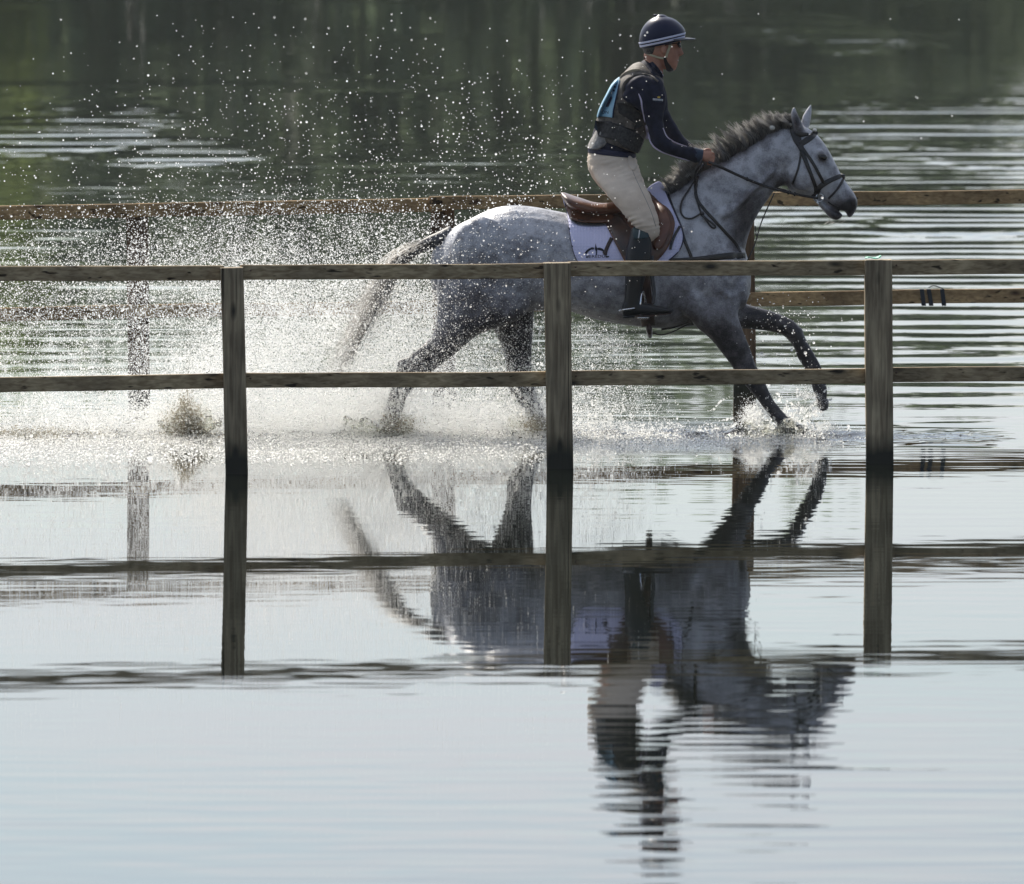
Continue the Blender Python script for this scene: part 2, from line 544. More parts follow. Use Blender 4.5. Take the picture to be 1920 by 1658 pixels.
# ------------------------------------------------------------------ the two timber fences
def wood_mat(name, c1, c2, dark, axis):
    m = mat(name, rough=0.75, spec=0.25)
    t = m.node_tree; N = t.nodes.new; L = t.links.new
    b = t.nodes['Principled BSDF']
    tc = N('ShaderNodeTexCoord')
    oi = N('ShaderNodeObjectInfo')
    add = N('ShaderNodeVectorMath'); add.operation = 'ADD'
    sc = N('ShaderNodeVectorMath'); sc.operation = 'SCALE'; sc.inputs[3].default_value = 7.0
    cmb = N('ShaderNodeCombineXYZ')
    for i in range(3): L(oi.outputs['Random'], cmb.inputs[i])
    L(cmb.outputs[0], sc.inputs[0]); L(tc.outputs['Object'], add.inputs[0]); L(sc.outputs[0], add.inputs[1])
    def nz(scale, stretch, detail, dist=0.0):
        mp = N('ShaderNodeMapping'); mp.inputs['Scale'].default_value = stretch
        L(add.outputs[0], mp.inputs[0])
        n = N('ShaderNodeTexNoise'); n.inputs['Scale'].default_value = scale; n.inputs['Detail'].default_value = detail
        n.inputs['Distortion'].default_value = dist
        L(mp.outputs[0], n.inputs['Vector']); return n.outputs[0]
    st = (0.06, 1, 1) if axis == 'x' else (1, 1, 0.06)
    grain = nz(60, st, 5, 0.6)
    blot = nz(5, (0.6, 1, 1) if axis == 'x' else (1, 1, 0.5), 4)
    r = N('ShaderNodeValToRGB')
    r.color_ramp.elements[0].position = 0.36; r.color_ramp.elements[0].color = (*c1, 1)
    r.color_ramp.elements[1].position = 0.64; r.color_ramp.elements[1].color = (*c2, 1)
    L(grain, r.inputs[0])
    r2 = N('ShaderNodeValToRGB')
    r2.color_ramp.elements[0].position = 0.36; r2.color_ramp.elements[0].color = (0.45, 0.42, 0.40, 1)
    r2.color_ramp.elements[1].position = 0.66; r2.color_ramp.elements[1].color = (1.15, 1.1, 1.05, 1)
    L(blot, r2.inputs[0])
    mx = N('ShaderNodeMixRGB'); mx.blend_type = 'MULTIPLY'; mx.inputs[0].default_value = 0.8
    L(r.outputs[0], mx.inputs[1]); L(r2.outputs[0], mx.inputs[2])
    # knots
    mp = N('ShaderNodeMapping'); mp.inputs['Scale'].default_value = (3.2, 6, 9) if axis == 'x' else (9, 6, 3.2)
    L(add.outputs[0], mp.inputs[0])
    vo = N('ShaderNodeTexVoronoi'); vo.inputs['Scale'].default_value = 1.0; L(mp.outputs[0], vo.inputs['Vector'])
    kr = N('ShaderNodeValToRGB')
    kr.color_ramp.elements[0].position = 0.08; kr.color_ramp.elements[0].color = (0, 0, 0, 1)
    kr.color_ramp.elements[1].position = 0.21; kr.color_ramp.elements[1].color = (1, 1, 1, 1)
    L(vo.outputs['Distance'], kr.inputs[0])
    mk = N('ShaderNodeMixRGB'); mk.inputs[1].default_value = (*dark, 1)
    L(kr.outputs[0], mk.inputs[0]); L(mx.outputs[0], mk.inputs[2])
    # drying splits along the grain
    spl = nz(34, (0.02, 1, 1) if axis == 'x' else (1, 1, 0.02), 2, 0.2)
    sr = N('ShaderNodeValToRGB')
    sr.color_ramp.elements[0].position = 0.30; sr.color_ramp.elements[0].color = (0.12, 0.11, 0.10, 1)
    sr.color_ramp.elements[1].position = 0.36; sr.color_ramp.elements[1].color = (1, 1, 1, 1)
    L(spl, sr.inputs[0])
    ms = N('ShaderNodeMixRGB'); ms.blend_type = 'MULTIPLY'; ms.inputs[0].default_value = 1.0
    L(mk.outputs[0], ms.inputs[1]); L(sr.outputs[0], ms.inputs[2])
    last = ms.outputs[0]
    if axis == 'z':                     # green-black waterlogged foot of each post
        g2 = N('ShaderNodeNewGeometry'); sp_ = N('ShaderNodeSeparateXYZ'); L(g2.outputs['Position'], sp_.inputs[0])
        wob = N('ShaderNodeMath'); wob.operation = 'MULTIPLY_ADD'; wob.inputs[1].default_value = 0.22; L(blot, wob.inputs[0]); L(sp_.outputs[2], wob.inputs[2])
        rg = N('ShaderNodeMapRange'); rg.inputs['From Min'].default_value = 0.16; rg.inputs['From Max'].default_value = 0.30; L(wob.outputs[0], rg.inputs['Value'])
        mw = N('ShaderNodeMixRGB'); mw.inputs[1].default_value = (0.030, 0.030, 0.022, 1); L(rg.outputs[0], mw.inputs[0]); L(last, mw.inputs[2])
        last = mw.outputs[0]
    L(last, b.inputs['Base Color'])
    bu = N('ShaderNodeBump'); bu.inputs['Strength'].default_value = 0.6; bu.inputs['Distance'].default_value = 0.004
    L(grain, bu.inputs['Height']); L(bu.outputs[0], b.inputs['Normal'])
    return m

RAILW = wood_mat('weathered_rail', (0.29, 0.215, 0.12), (0.55, 0.44, 0.275), (0.035, 0.028, 0.02), 'x')
POSTW = wood_mat('weathered_post', (0.26, 0.205, 0.135), (0.49, 0.41, 0.275), (0.03, 0.026, 0.02), 'z')
RAILN = wood_mat('newer_rail', (0.36, 0.23, 0.11), (0.58, 0.40, 0.20), (0.07, 0.035, 0.02), 'x')
POSTN = wood_mat('newer_post', (0.12, 0.075, 0.045), (0.22, 0.14, 0.08), (0.06, 0.035, 0.02), 'z')

def timber(p0, p1, w, h, name, m, parent, seed=0, cut=14):
    """sawn timber from p0 to p1: w across the view depth, h the visible face; slightly uneven, chamfered edges"""
    p0 = Vector(p0); p1 = Vector(p1)
    d = p1 - p0; ln = d.length; d.normalize()
    side = Vector((0, 1, 0)) if abs(d.z) > 0.7 else d.cross(Vector((0, 0, 1))).normalized()
    up = side.cross(d).normalized()
    c = 0.0045
    prof = []
    for sx, sy in ((1, 1), (-1, 1), (-1, -1), (1, -1)):
        q = [(sx * (w / 2 - c), sy * h / 2), (sx * w / 2, sy * (h / 2 - c))]
        if (sx, sy) in ((-1, 1), (1, -1)): pass
        prof += q if sx * sy < 0 else q[::-1]
    rings = []
    for i in range(cut + 1):
        t = i / cut
        c0 = p0.lerp(p1, t)
        j = Vector((noise.noise(Vector((t * ln * 1.3, seed * 3.1, 0))), noise.noise(Vector((t * ln * 1.3, seed * 3.1, 9))), noise.noise(Vector((t * ln * 1.1, seed * 3.1, 17)))))
        sc_ = 1 + 0.035 * noise.noise(Vector((t * ln * 2.3, seed * 5.7, 4)))
        rings.append([(c0 + side * (a * sc_ + j.x * 0.004) + up * (b * sc_ + j.y * 0.005)) - p0 for a, b in prof])
    mb = MB(); rings_to(mb, rings)
    me = mb.mesh(name)
    # origin at the timber's own start so each carries its own grain
    for i, v in enumerate(me.vertices): pass
    o = bpy.data.objects.new(name, me); COL.objects.link(o); me.materials.append(m)
    bm = bmesh.new(); bm.from_mesh(me); bmesh.ops.recalc_face_normals(bm, faces=bm.faces); bm.to_mesh(me); bm.free()
    o.location = p0 - Vector(parent.location)
    o.parent = parent
    return o

def nail(parent, p):
    mb = MB()
    ellipsoid(mb, p, (0.006, 0.003, 0.006), 8, 5)
    return mb.build('nail_head', STEEL_DARK, parent)
STEEL_DARK = mat('rusty_steel', (0.10, 0.06, 0.04), 0.6, metal=0.6)

# near fence: post tops at z = 1.11, waterline distances read 56.7 .. 57.6 m
fr = empty('timber_fence', (0, 57.1, 0))
tag(fr, 'weathered grey timber rail fence in the lake nearest the camera', 'fence')
def yf(px): return 56.7 + (px - 435) / (1645 - 435) * 0.87
posts = [(-1380, 42, -6), (-775, 42, -7), (-172, 42, -8), (435, 42, -8), (1045, 50, -5), (1646, 51, -5), (2250, 51, -4), (2860, 51, -3)]
for i, (px, wpx, lean) in enumerate(posts):
    Y = yf(px)
    wd = wpx * Y / F
    top = W(px, 500, Y); x = top.x
    dx = lean * Y / F
    timber((x - dx * 1.7, Y - 0.01, -0.7), (x, Y - 0.01, 1.11 if i != 4 else 1.115), 0.13, wd, 'post', POSTW, fr, seed=i + 1)
spans = [(-1380, -775), (-775, -172), (-172, 435), (435, 1045), (1045, 1646), (1646, 2250), (2250, 2860)]
def zpix(py, px): return W(px, py, yf(px)).z
top_c = [(-172, 513), (435, 511), (1045, 504.5), (1646, 501.5), (2250, 499)]
low_c = [(-172, 727), (435, 714.5), (1045, 709.5), (1646, 702.5), (2250, 701)]
lowL = {0: ((-1380, 745), (-775, 736)), 1: ((-775, 735.5), (-172, 726)), 2: ((-172, 725), (435, 714)), 3: ((435, 713.5), (1045, 710.5)), 4: ((1045, 709.5), (1646, 705)), 5: ((1646, 702.5), (2250, 700.5)), 6: ((2250, 700), (2860, 696))}
topL = {0: ((-1380, 522), (-775, 518)), 1: ((-775, 518), (-172, 514.5)), 2: ((-172, 514), (435, 512)), 3: ((435, 511), (1045, 507.5)), 4: ((1045, 504.5), (1646, 502)), 5: ((1646, 501.5), (2250, 499)), 6: ((2250, 499), (2860, 496))}
for i, (pa, pb) in enumerate(spans):
    for dct, hh in ((topL, 0.080), (lowL, 0.080)):
        (xa, za), (xb, zb) = dct[i]
        A = W(xa, za, yf(xa) + 0.02); B = W(xb, zb, yf(xb) + 0.02)
        d = (B - A).normalized()
        ga = posts[i][1] * 0.5 * A.y / F - 0.012; gb = posts[i + 1][1] * 0.5 * B.y / F - 0.012
        timber(A + d * ga, B - d * gb, 0.045, hh, 'rail', RAILW, fr, seed=20 + i * 2 + hh, cut=22)
        for P_, s_ in ((A, 1), (B, -1)):
            nail(fr, P_ + Vector((s_ * 0.10, -0.0235, 0.012)))
# scrap of green tape left on top of the right post
mb = MB()
p = W(1638, 485, yf(1646) - 0.03)
vs = []
for i in range(7):
    t = i / 6
    vs.append((p.x - 0.045 + 0.085 * t, p.y - 0.03, 1.119 + 0.006 * math.sin(t * 7) + 0.008 * t))
    vs.append((p.x - 0.045 + 0.085 * t, p.y + 0.02, 1.121 + 0.005 * math.sin(t * 6 + 1) + 0.012 * t))
vs += [(a, b, c - 0.003) for a, b, c in vs]
fs = []
for i in range(6):
    fs += [(2 * i, 2 * i + 2, 2 * i + 3, 2 * i + 1), (14 + 2 * i, 14 + 2 * i + 1, 14 + 2 * i + 3, 14 + 2 * i + 2), (2 * i, 14 + 2 * i, 14 + 2 * i + 2, 2 * i + 2), (2 * i + 1, 2 * i + 3, 14 + 2 * i + 3, 14 + 2 * i + 1)]
fs += [(0, 1, 15, 14), (12, 26, 27, 13)]
mb.add(vs, fs)
o = mb.build('tape_scrap', mat('green_tape', (0.12, 0.55, 0.33), 0.4))
tag(o, 'small curled scrap of green tape on top of a fence post', 'tape')

# far fence behind the horse: slightly turned, newer orange-brown timber
fb = empty('timber_fence', (0, 64.3, 0))
tag(fb, 'orange-brown timber rail fence in the lake behind the horse', 'fence')
def yb(px): return 63.0 + px / 1920 * 2.5
bposts = [(-1080, 40), (-420, 40), (256, 40), (830, 44), (1393, 42), (2060, 44), (2720, 44)]
for i, (px, wpx) in enumerate(bposts):
    Y = yb(px); top = W(px, 380, Y)
    tz = W(px, {0: 396, 1: 390, 2: 386, 3: 373, 4: 362, 5: 354, 6: 349}[i], Y + 0.0).z
    timber((top.x + 0.02, Y + 0.075, -0.7), (top.x, Y + 0.075, tz - 0.012), 0.12, wpx * Y / F, 'post', POSTN, fb, seed=40 + i)
def brail(a, b, hh, nm='rail', seed=0, dy=0.0):
    A = W(a[0], a[1], yb(a[0]) + dy); B = W(b[0], b[1], yb(b[0]) + dy)
    return timber(A, B, 0.045, hh, nm, RAILN, fb, seed=seed, cut=26)
brail((-1080, 412), (-421, 406), 0.082, seed=61)
brail((-1080, 616), (-421, 601), 0.080, seed=62)
brail((2061, 367.5), (2720, 362), 0.085, seed=63)
brail((2061, 551.5), (2720, 542), 0.085, seed=64)
brail((-420, 405), (256, 395), 0.082, seed=51)
brail((257, 394.5), (829, 384), 0.082, seed=52)
brail((806, 381), (1393, 375), 0.080, seed=53, dy=-0.055)
brail((1394, 373.5), (2060, 368), 0.085, seed=54)
brail((-420, 600), (256, 584), 0.080, seed=55)
brail((257, 584), (829, 576), 0.080, seed=56)
brail((830, 575), (1393, 563), 0.080, seed=57)
brail((1394, 562), (2060, 552), 0.088, seed=58)
# dark webbing tied round the far lower rail
WEB = mat('dark_webbing', (0.030, 0.036, 0.045), 0.7)
web = empty('webbing_tie', W(1745, 555, yb(1745)))
tag(web, 'dark webbing strap looped round the lower back rail at right', 'strap')
for px0, px1, nm in ((1728, 1732, 0), (1741, 1746, 1), (1766, 1770, 2)):
    mb = MB()
    Y = yb(px0)
    a = W(px0, 544, Y); b = W(px1, 571, Y)
    ring = []
    hw = 0.013
    for P_, sgn in ((a, 1), (b, -1)):
        pass
    za, zb = a.z + 0.004, b.z - 0.004
    loop = [(a.x, Y - 0.029, za), (a.x, Y + 0.029, za), (b.x, Y + 0.029, zb), (b.x, Y - 0.029, zb)]
    outer = [(x_ , y_ + (0.003 if y_ > Y else -0.003), z_ + (0.003 if z_ > b.z + .02 else -0.003)) for x_, y_, z_ in loop]
    vs = []
    for s in (-hw, hw):
        vs += [(x_ + s, y_, z_) for x_, y_, z_ in loop]
        vs += [(x_ + s, y_, z_) for x_, y_, z_ in outer]
    fs = []
    for k in range(4):
        k2 = (k + 1) % 4
        fs += [(4 + k, 4 + k2, 12 + k2, 12 + k), (k, 8 + k, 8 + k2, k2), (k, k2, 4 + k2, 4 + k), (8 + k, 12 + k, 12 + k2, 8 + k2)]
    mb.add(vs, fs)
    mb.build('strap_loop', WEB, web, smooth=False)
mb = MB()
tube(mb, [W(1741, 540, yb(1745) - .03), W(1750, 536, yb(1745) - .035), W(1762, 539, yb(1745) - .035), W(1770, 543, yb(1745) - .03)], 0.003, n=6)
mb.build('strap_end', WEB, web)
# ------------------------------------------------------------------ the grey horse
def uv_of(x, z):
    """rough photograph position of a point on the track line (used to place coat markings)"""
    return 960 + 330 * x, 815 - 329 * z

hb = MB()
# barrel, quarters and chest
loft(hb, [(826,458,822,560,.10), (845,431,828,596,.20), (880,411,862,615,.26), (930,389,925,612,.285), (985,386,985,586,.28),
          (1060,399,1060,583,.285), (1130,412,1120,600,.30), (1200,396,1190,612,.295), (1250,368,1248,616,.25), (1292,372,1298,612,.225),
          (1340,400,1350,600,.215), (1380,450,1384,575,.17)], n=28, ex=2.15, endcap=(0.6, 0.5))
# neck: crest edge and throat edge
loft(hb, [(1235,372,1330,600,.17), (1258,360,1372,560,.185), (1285,340,1392,520,.165), (1314,320,1396,478,.135), (1351,303,1404,440,.115), (1400,276,1420,404,.095),
          (1438,250,1440,374,.085), (1466,238,1456,354,.082), (1488,234,1476,346,.078)], n=24, ex=2.0)
# head
loft(hb, [(1478,238,1470,342,.066), (1496,234,1480,356,.080), (1518,242,1489,363,.094), (1535,256,1497,364,.100), (1549,274,1508,367,.102), (1561,295,1522,369,.092),
          (1573,319,1535,374,.072), (1584,338,1547,380,.058), (1595,353,1560,388,.052), (1603,365,1573,393,.056), (1608,377,1584,397,.054), (1607,388,1590,405,.040)], n=24, ex=2.2, endcap=(0.5, 0.35))
# lower jaw, chin and hanging lower lip
loft(hb, [(1530,366,1520,368,.045), (1544,379,1533,384,.042), (1557,388,1546,398,.040), (1570,395,1556,409,.040), (1579,401,1566,413,.034)], n=16, endcap=(0.5, 0.5))
# upper lip
loft(hb, [(1606,384,1584,392,.045), (1604,396,1586,399,.042), (1600,402,1589,406,.030)], n=14, endcap=(0.4, 0.6))
def blob(px, py, yo, rx, ry, rz, both=True, ang=0.0):
    for s in ((1, -1) if both else (1,)):
        ellipsoid(hb, W(px, py, 60 + s * yo), (rx, ry, rz), 16, 10, Matrix.Rotation(ang, 3, 'Y'))
blob(1504, 328, -.075, .080, .030, .095)             # cheek
blob(1541, 291, -.085, .036, .024, .026, ang=0.9)    # brow
blob(1560, 330, -.052, .014, .012, .085, ang=-0.55)  # facial crest
blob(1599, 376, -.046, .022, .016, .022)             # nostril rim
blob(1340, 520, -.15, .13, .10, .19, ang=0.35)       # shoulder
blob(1312, 565, -.165, .11, .065, .12, ang=0.6)       # triceps
blob(1385, 545, -.09, .060, .09, .11)                # breast
blob(900, 470, -.20, .17, .10, .20, ang=0.3)         # gluteal
blob(945, 555, -.185, .12, .075, .13, ang=0.5)         # stifle / flank
blob(855, 545, -.15, .09, .09, .19)
# withers
loft(hb, [(1195,400,1200,440,.08), (1235,371,1240,430,.07), (1275,352,1285,420,.07), (1310,325,1320,400,.06)], n=14)
# near hind leg (stretched out behind)
def leg(secs, **k): loft(hb, secs, n=20, ex=2.1, **k)
leg([(838,470,985,450,.12,-.11), (820,525,1000,530,.14,-.14), (819,571,985,590,.135,-.15), (817,606,935,614,.11,-.155), (808,632,894,630,.088,-.15),
     (776,660,856,662,.066,-.145), (747,684,812,696,.048,-.14), (740,706,782,722,.042,-.14), (730,738,763,745,.034,-.14), (722,760,757,766,.038,-.14),
     (718,776,750,782,.034,-.14), (712,792,752,797,.040,-.14)], sub=4)
# far hind leg (under the belly)
leg([(895,500,1010,530,.11,.12), (912,575,1002,583,.115,.14), (925,617,999,630,.09,.145), (939,648,997,660,.065,.145), (949,684,997,694,.050,.145),
     (950,712,1000,716,.044,.145), (958,738,1005,735,.036,.145), (973,757,1010,752,.034,.145), (984,774,1018,768,.038,.145), (990,790,1022,784,.036,.145), (996,806,1030,800,.044,.145)], sub=4)
# near foreleg (reaching down and forward)
leg([(1285,500,1380,480,.09,-.12), (1284,560,1391,555,.10,-.13), (1298,605,1384,588,.092,-.14), (1330,634,1391,614,.074,-.14), (1351,659,1407,655,.056,-.135),
     (1370,684,1417,684,.046,-.13), (1382,702,1428,702,.047,-.13), (1397,722,1437,722,.040,-.13), (1418,747,1449,748,.031,-.13), (1431,765,1461,763,.037,-.13),
     (1442,780,1470,774,.033,-.13), (1452,792,1486,786,.040,-.13), (1460,804,1498,798,.046,-.13)], sub=4)
# far foreleg (folded, just leaving the water)
leg([(1345,540,1335,615,.09,.13), (1391,567,1388,616,.075,.13), (1435,580,1424,619,.058,.13), (1476,595,1460,625,.047,.13), (1500,614,1478,638,.048,.13),
     (1514,642,1489,653,.040,.13), (1527,664,1495,670,.033,.13), (1540,688,1508,691,.030,.13), (1548,714,1520,718,.032,.13), (1551,733,1525,735,.035,.13),
     (1550,750,1531,748,.029,.13)], sub=4)
# joints and tendons that catch the light
blob(757, 686, -.14, .040, .030, .045, both=False, ang=0.5)
blob(1400, 693, -.155, .052, .028, .055, both=False, ang=0.4)
blob(1445, 764, -.13, .040, .030, .034, both=False, ang=0.3)
blob(1492, 624, .13, .044, .040, .040, both=False)
for s in (-1, 1):
    loft(hb, [(1300,470,1330,470,.05,s*.17), (1318,520,1348,518,.055,s*.19), (1350,560,1374,552,.05,s*.18)], n=14)   # shoulder blade edge to point of shoulder
    loft(hb, [(880,420,905,410,.05,s*.14), (880,470,925,455,.06,s*.20), (900,520,950,500,.05,s*.225)], n=14)        # hip and thigh
    loft(hb, [(1300,400,1320,370,.05,s*.095), (1350,420,1370,385,.05,s*.10), (1410,370,1425,335,.05,s*.062), (1445,335,1455,310,.04,s*.05)], n=14)  # neck muscle
# ears
def ear(base0, base1, mid0, mid1, up0, up1, tip0, tip1, yo):
    loft(hb, [(*base0, *base1, .032, yo), (*mid0, *mid1, .034, yo * 1.15), (*up0, *up1, .022, yo * 1.15), (*tip0, *tip1, .006, yo * 1.1)], n=14, endcap=(0.3, 0.8))
ear((1489,250), (1512,250), (1484,226), (1504,231), (1483,210), (1497,217), (1487,201), (1491,202), -.045)
ear((1500,236), (1518,238), (1505,218), (1520,226), (1512,206), (1522,212), (1519,196), (1522,197), .045)
HORSE_ME = remesh(hb, 'body', 0.0068, smooth_it=7, fac=0.55)

# coat: where the real animal is darker (legs, muzzle, flanks, throat); painted far-side shade
co = np.empty(len(HORSE_ME.vertices) * 3); HORSE_ME.vertices.foreach_get('co', co); co = co.reshape(-1, 3)
u = 960 + 330 * co[:, 0]; v = 815 - 329 * co[:, 2]
dk = np.full(len(u), 0.13)
def mark(cu, cv, ru, rv, amt, ang=0.0):
    ca, sa = math.cos(ang), math.sin(ang)
    a = ((u - cu) * ca + (v - cv) * sa) / ru; b = (-(u - cu) * sa + (v - cv) * ca) / rv
    return amt * np.exp(-(a * a + b * b))
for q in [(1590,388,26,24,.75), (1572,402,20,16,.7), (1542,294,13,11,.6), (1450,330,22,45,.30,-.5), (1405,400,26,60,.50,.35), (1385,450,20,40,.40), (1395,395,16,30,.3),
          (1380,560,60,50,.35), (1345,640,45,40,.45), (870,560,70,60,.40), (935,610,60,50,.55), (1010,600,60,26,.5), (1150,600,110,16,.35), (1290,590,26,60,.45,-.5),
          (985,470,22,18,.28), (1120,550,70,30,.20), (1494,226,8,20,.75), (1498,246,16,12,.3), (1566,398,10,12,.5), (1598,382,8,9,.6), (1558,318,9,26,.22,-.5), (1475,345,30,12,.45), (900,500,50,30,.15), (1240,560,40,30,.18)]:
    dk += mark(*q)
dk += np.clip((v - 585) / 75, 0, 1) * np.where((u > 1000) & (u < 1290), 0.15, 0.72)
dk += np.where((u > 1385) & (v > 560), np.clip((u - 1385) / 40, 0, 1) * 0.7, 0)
dk += np.where(co[:, 1] > 60.06, 0.25, 0) * np.clip((v - 560) / 30, 0, 1)  # shade on the far legs and underside, painted into the coat tone
dk += np.clip(1 - (np.abs(v - (362 - (u - 1253) * 0.58)) / 16), 0, 1) * np.where((u > 1253) & (u < 1470), 0.5, 0)
dk = np.clip(dk, 0, 1)
at = HORSE_ME.attributes.new('coat', 'FLOAT', 'POINT'); at.data.foreach_set('value', dk.astype(np.float32))

def coat_mat():
    m = mat('grey_coat', rough=0.38, spec=0.4, sheen=0.0)
    t = m.node_tree; N = t.nodes.new; L = t.links.new
    b = t.nodes['Principled BSDF']
    a = N('ShaderNodeAttribute'); a.attribute_name = 'coat'
    tc = N('ShaderNodeTexCoord')
    n1 = N('ShaderNodeTexNoise'); n1.inputs['Scale'].default_value = 13; n1.inputs['Detail'].default_value = 5; n1.inputs['Roughness'].default_value = .6
    vo = N('ShaderNodeTexVoronoi'); vo.inputs['Scale'].default_value = 27; vo.feature = 'SMOOTH_F1'
    n2 = N('ShaderNodeTexNoise'); n2.inputs['Scale'].default_value = 130; n2.inputs['Detail'].default_value = 3
    for k in (n1, vo, n2): L(tc.outputs['Object'], k.inputs['Vector'])
    def M(op, x, y, cl=False):
        k = N('ShaderNodeMath'); k.operation = op; k.use_clamp = cl
        for i, q in enumerate((x, y)):
            if isinstance(q, (int, float)): k.inputs[i].default_value = q
            else: L(q, k.inputs[i])
        return k.outputs[0]
    s = M('ADD', a.outputs['Fac'], M('MULTIPLY', M('SUBTRACT', n1.outputs[0], 0.5), 1.10))
    s = M('ADD', s, M('MULTIPLY', M('SUBTRACT', 0.35, vo.outputs['Distance']), 0.38))
    s = M('ADD', s, M('MULTIPLY', M('SUBTRACT', n2.outputs[0], 0.5), 0.55), True)
    r = N('ShaderNodeValToRGB')
    e = r.color_ramp.elements
    e[0].position = 0.0; e[0].color = (0.52, 0.53, 0.57, 1)
    e[1].position = 1.0; e[1].color = (0.030, 0.028, 0.032, 1)
    e2 = r.color_ramp.elements.new(0.35); e2.color = (0.25, 0.25, 0.275, 1)
    e3 = r.color_ramp.elements.new(0.65); e3.color = (0.12, 0.112, 0.12, 1)
    L(s, r.inputs[0]); L(r.outputs[0], b.inputs['Base Color'])
    bu = N('ShaderNodeBump'); bu.inputs['Strength'].default_value = 0.35; bu.inputs['Distance'].default_value = 0.006
    L(M('ADD', n2.outputs[0], M('MULTIPLY', n1.outputs[0], 6.0)), bu.inputs['Height']); L(bu.outputs[0], b.inputs['Normal'])
    return m
COAT = coat_mat()
horse = empty('horse', (0.9, 60, 0))
tag(horse, 'dappled grey horse galloping through shallow water with a rider on its back', 'horse')
mesh_obj('body', HORSE_ME, COAT, horse)
HB = bvh_of(HORSE_ME)

EYE = mat('eye', (0.006, 0.004, 0.004), 0.08, 0.8)
DARKSKIN = mat('dark_skin', (0.018, 0.014, 0.015), 0.55)
for s in (-1, 1):
    mb = MB()
    p = W(1542.5, 294.5, 60 + s * .10)
    h_ = HB.ray_cast(Vector((p.x, 60 + s * 0.5, p.z)), Vector((0, -s, 0)))[0]
    ellipsoid(mb, (p.x, h_.y - s * 0.006, p.z), (0.026, 0.015, 0.019), 16, 10, Matrix.Rotation(0.25, 3, 'Y'))
    mb.build('eye', EYE, horse)
    mb = MB()
    p = W(1599, 381, 60 + s * .05)
    h_ = HB.ray_cast(Vector((p.x, 60 + s * 0.5, p.z)), Vector((0, -s, 0)))[0]
    if h_ is None: h_ = p
    ellipsoid(mb, (p.x, h_.y - s * 0.004, p.z), (0.015, 0.008, 0.022), 12, 8, Matrix.Rotation(-0.35, 3, 'Y'))
    mb.build('nostril', DARKSKIN, horse)
HOOF = noisy(mat('hoof_horn', rough=0.35), (0.02, 0.018, 0.018), (0.06, 0.055, 0.05), scale=30)
for secs in ([(710,790,754,796,.045,-.14), (704,806,752,810,.052,-.14), (700,818,750,820,.054,-.14)],
             [(994,802,1030,797,.045,.145), (999,814,1040,812,.052,.145), (1001,822,1044,820,.053,.145)],
             [(1458,800,1498,795,.046,-.13), (1463,810,1510,806,.053,-.13), (1466,818,1515,815,.054,-.13)],
             [(1553,748,1529,747,.034,.13), (1554,758,1531,758,.042,.13), (1552,768,1539,771,.040,.13)]):
    mb = MB(); loft(mb, secs, n=18, endcap=(0.1, 0.1)); mb.build('hoof', HOOF, horse)

# mane and tail: tapered hair locks
def hair_mat(name, c1, c2):
    m = mat(name, rough=0.45, spec=0.4)
    t = m.node_tree; N = t.nodes.new; L = t.links.new; b = t.nodes['Principled BSDF']
    a = N('ShaderNodeAttribute'); a.attribute_name = 'tone'
    r = N('ShaderNodeMixRGB'); r.inputs[1].default_value = (*c1, 1); r.inputs[2].default_value = (*c2, 1)
    L(a.outputs['Fac'], r.inputs[0]); L(r.outputs[0], b.inputs['Base Color'])
    tr = N('ShaderNodeBsdfTranslucent'); mx = N('ShaderNodeMixShader'); mx.inputs[0].default_value = 0.5
    L(r.outputs[0], tr.inputs[0]); L(b.outputs[0], mx.inputs[1]); L(tr.outputs[0], mx.inputs[2])
    L(mx.outputs[0], t.nodes['Material Output'].inputs[0])
    return m
HAIR = hair_mat('grey_hair', (0.045, 0.044, 0.048), (0.70, 0.68, 0.65))
def strands(paths, r0, tones, name, parent, segs=6):
    """paths: list of (k,3) control points"""
    V, Fc, T = [], [], []
    for P, rr, tn in zip(paths, r0, tones):
        C = crom(P, max(1, segs // (len(P) - 1)))
        n = len(C); b = len(V)
        for i, c in enumerate(C):
            tt = i / (n - 1)
            r = rr * (1 - tt) ** 0.7 + 0.0004
            V += [(c[0] + r, c[1], c[2] + r * .3), (c[0] - r, c[1] + r * .6, c[2]), (c[0], c[1] - r, c[2] - r * .6)]
            tv = min(1, max(0, tn * (0.35 + 0.9 * tt)))
            T += [tv] * 3
        for i in range(n - 1):
            for j in range(3):
                k = (j + 1) % 3
                Fc.append((b + 3 * i + j, b + 3 * i + k, b + 3 * i + 3 + k, b + 3 * i + 3 + j))
    me = bpy.data.meshes.new(name); me.from_pydata(V, [], Fc); me.update()
    at = me.attributes.new('tone', 'FLOAT', 'POINT'); at.data.foreach_set('value', np.array(T, np.float32))
    return mesh_obj(name, me, HAIR, parent)
crest = [(1250,365), (1270,352), (1290,338), (1314,321), (1351,303), (1400,276), (1438,250), (1462,239), (1486,235)]
tips = [(1248,352), (1258,330), (1276,305), (1306,268), (1328,262), (1382,222), (1424,215), (1446,206), (1472,212)]
CR = crom(crest, 10); TP = crom(tips, 10)
def on(C, t):
    i = min(int(t), len(C) - 2); f = t - i
    return C[i] * (1 - f) + C[i + 1] * f
paths, rad, ton = [], [], []
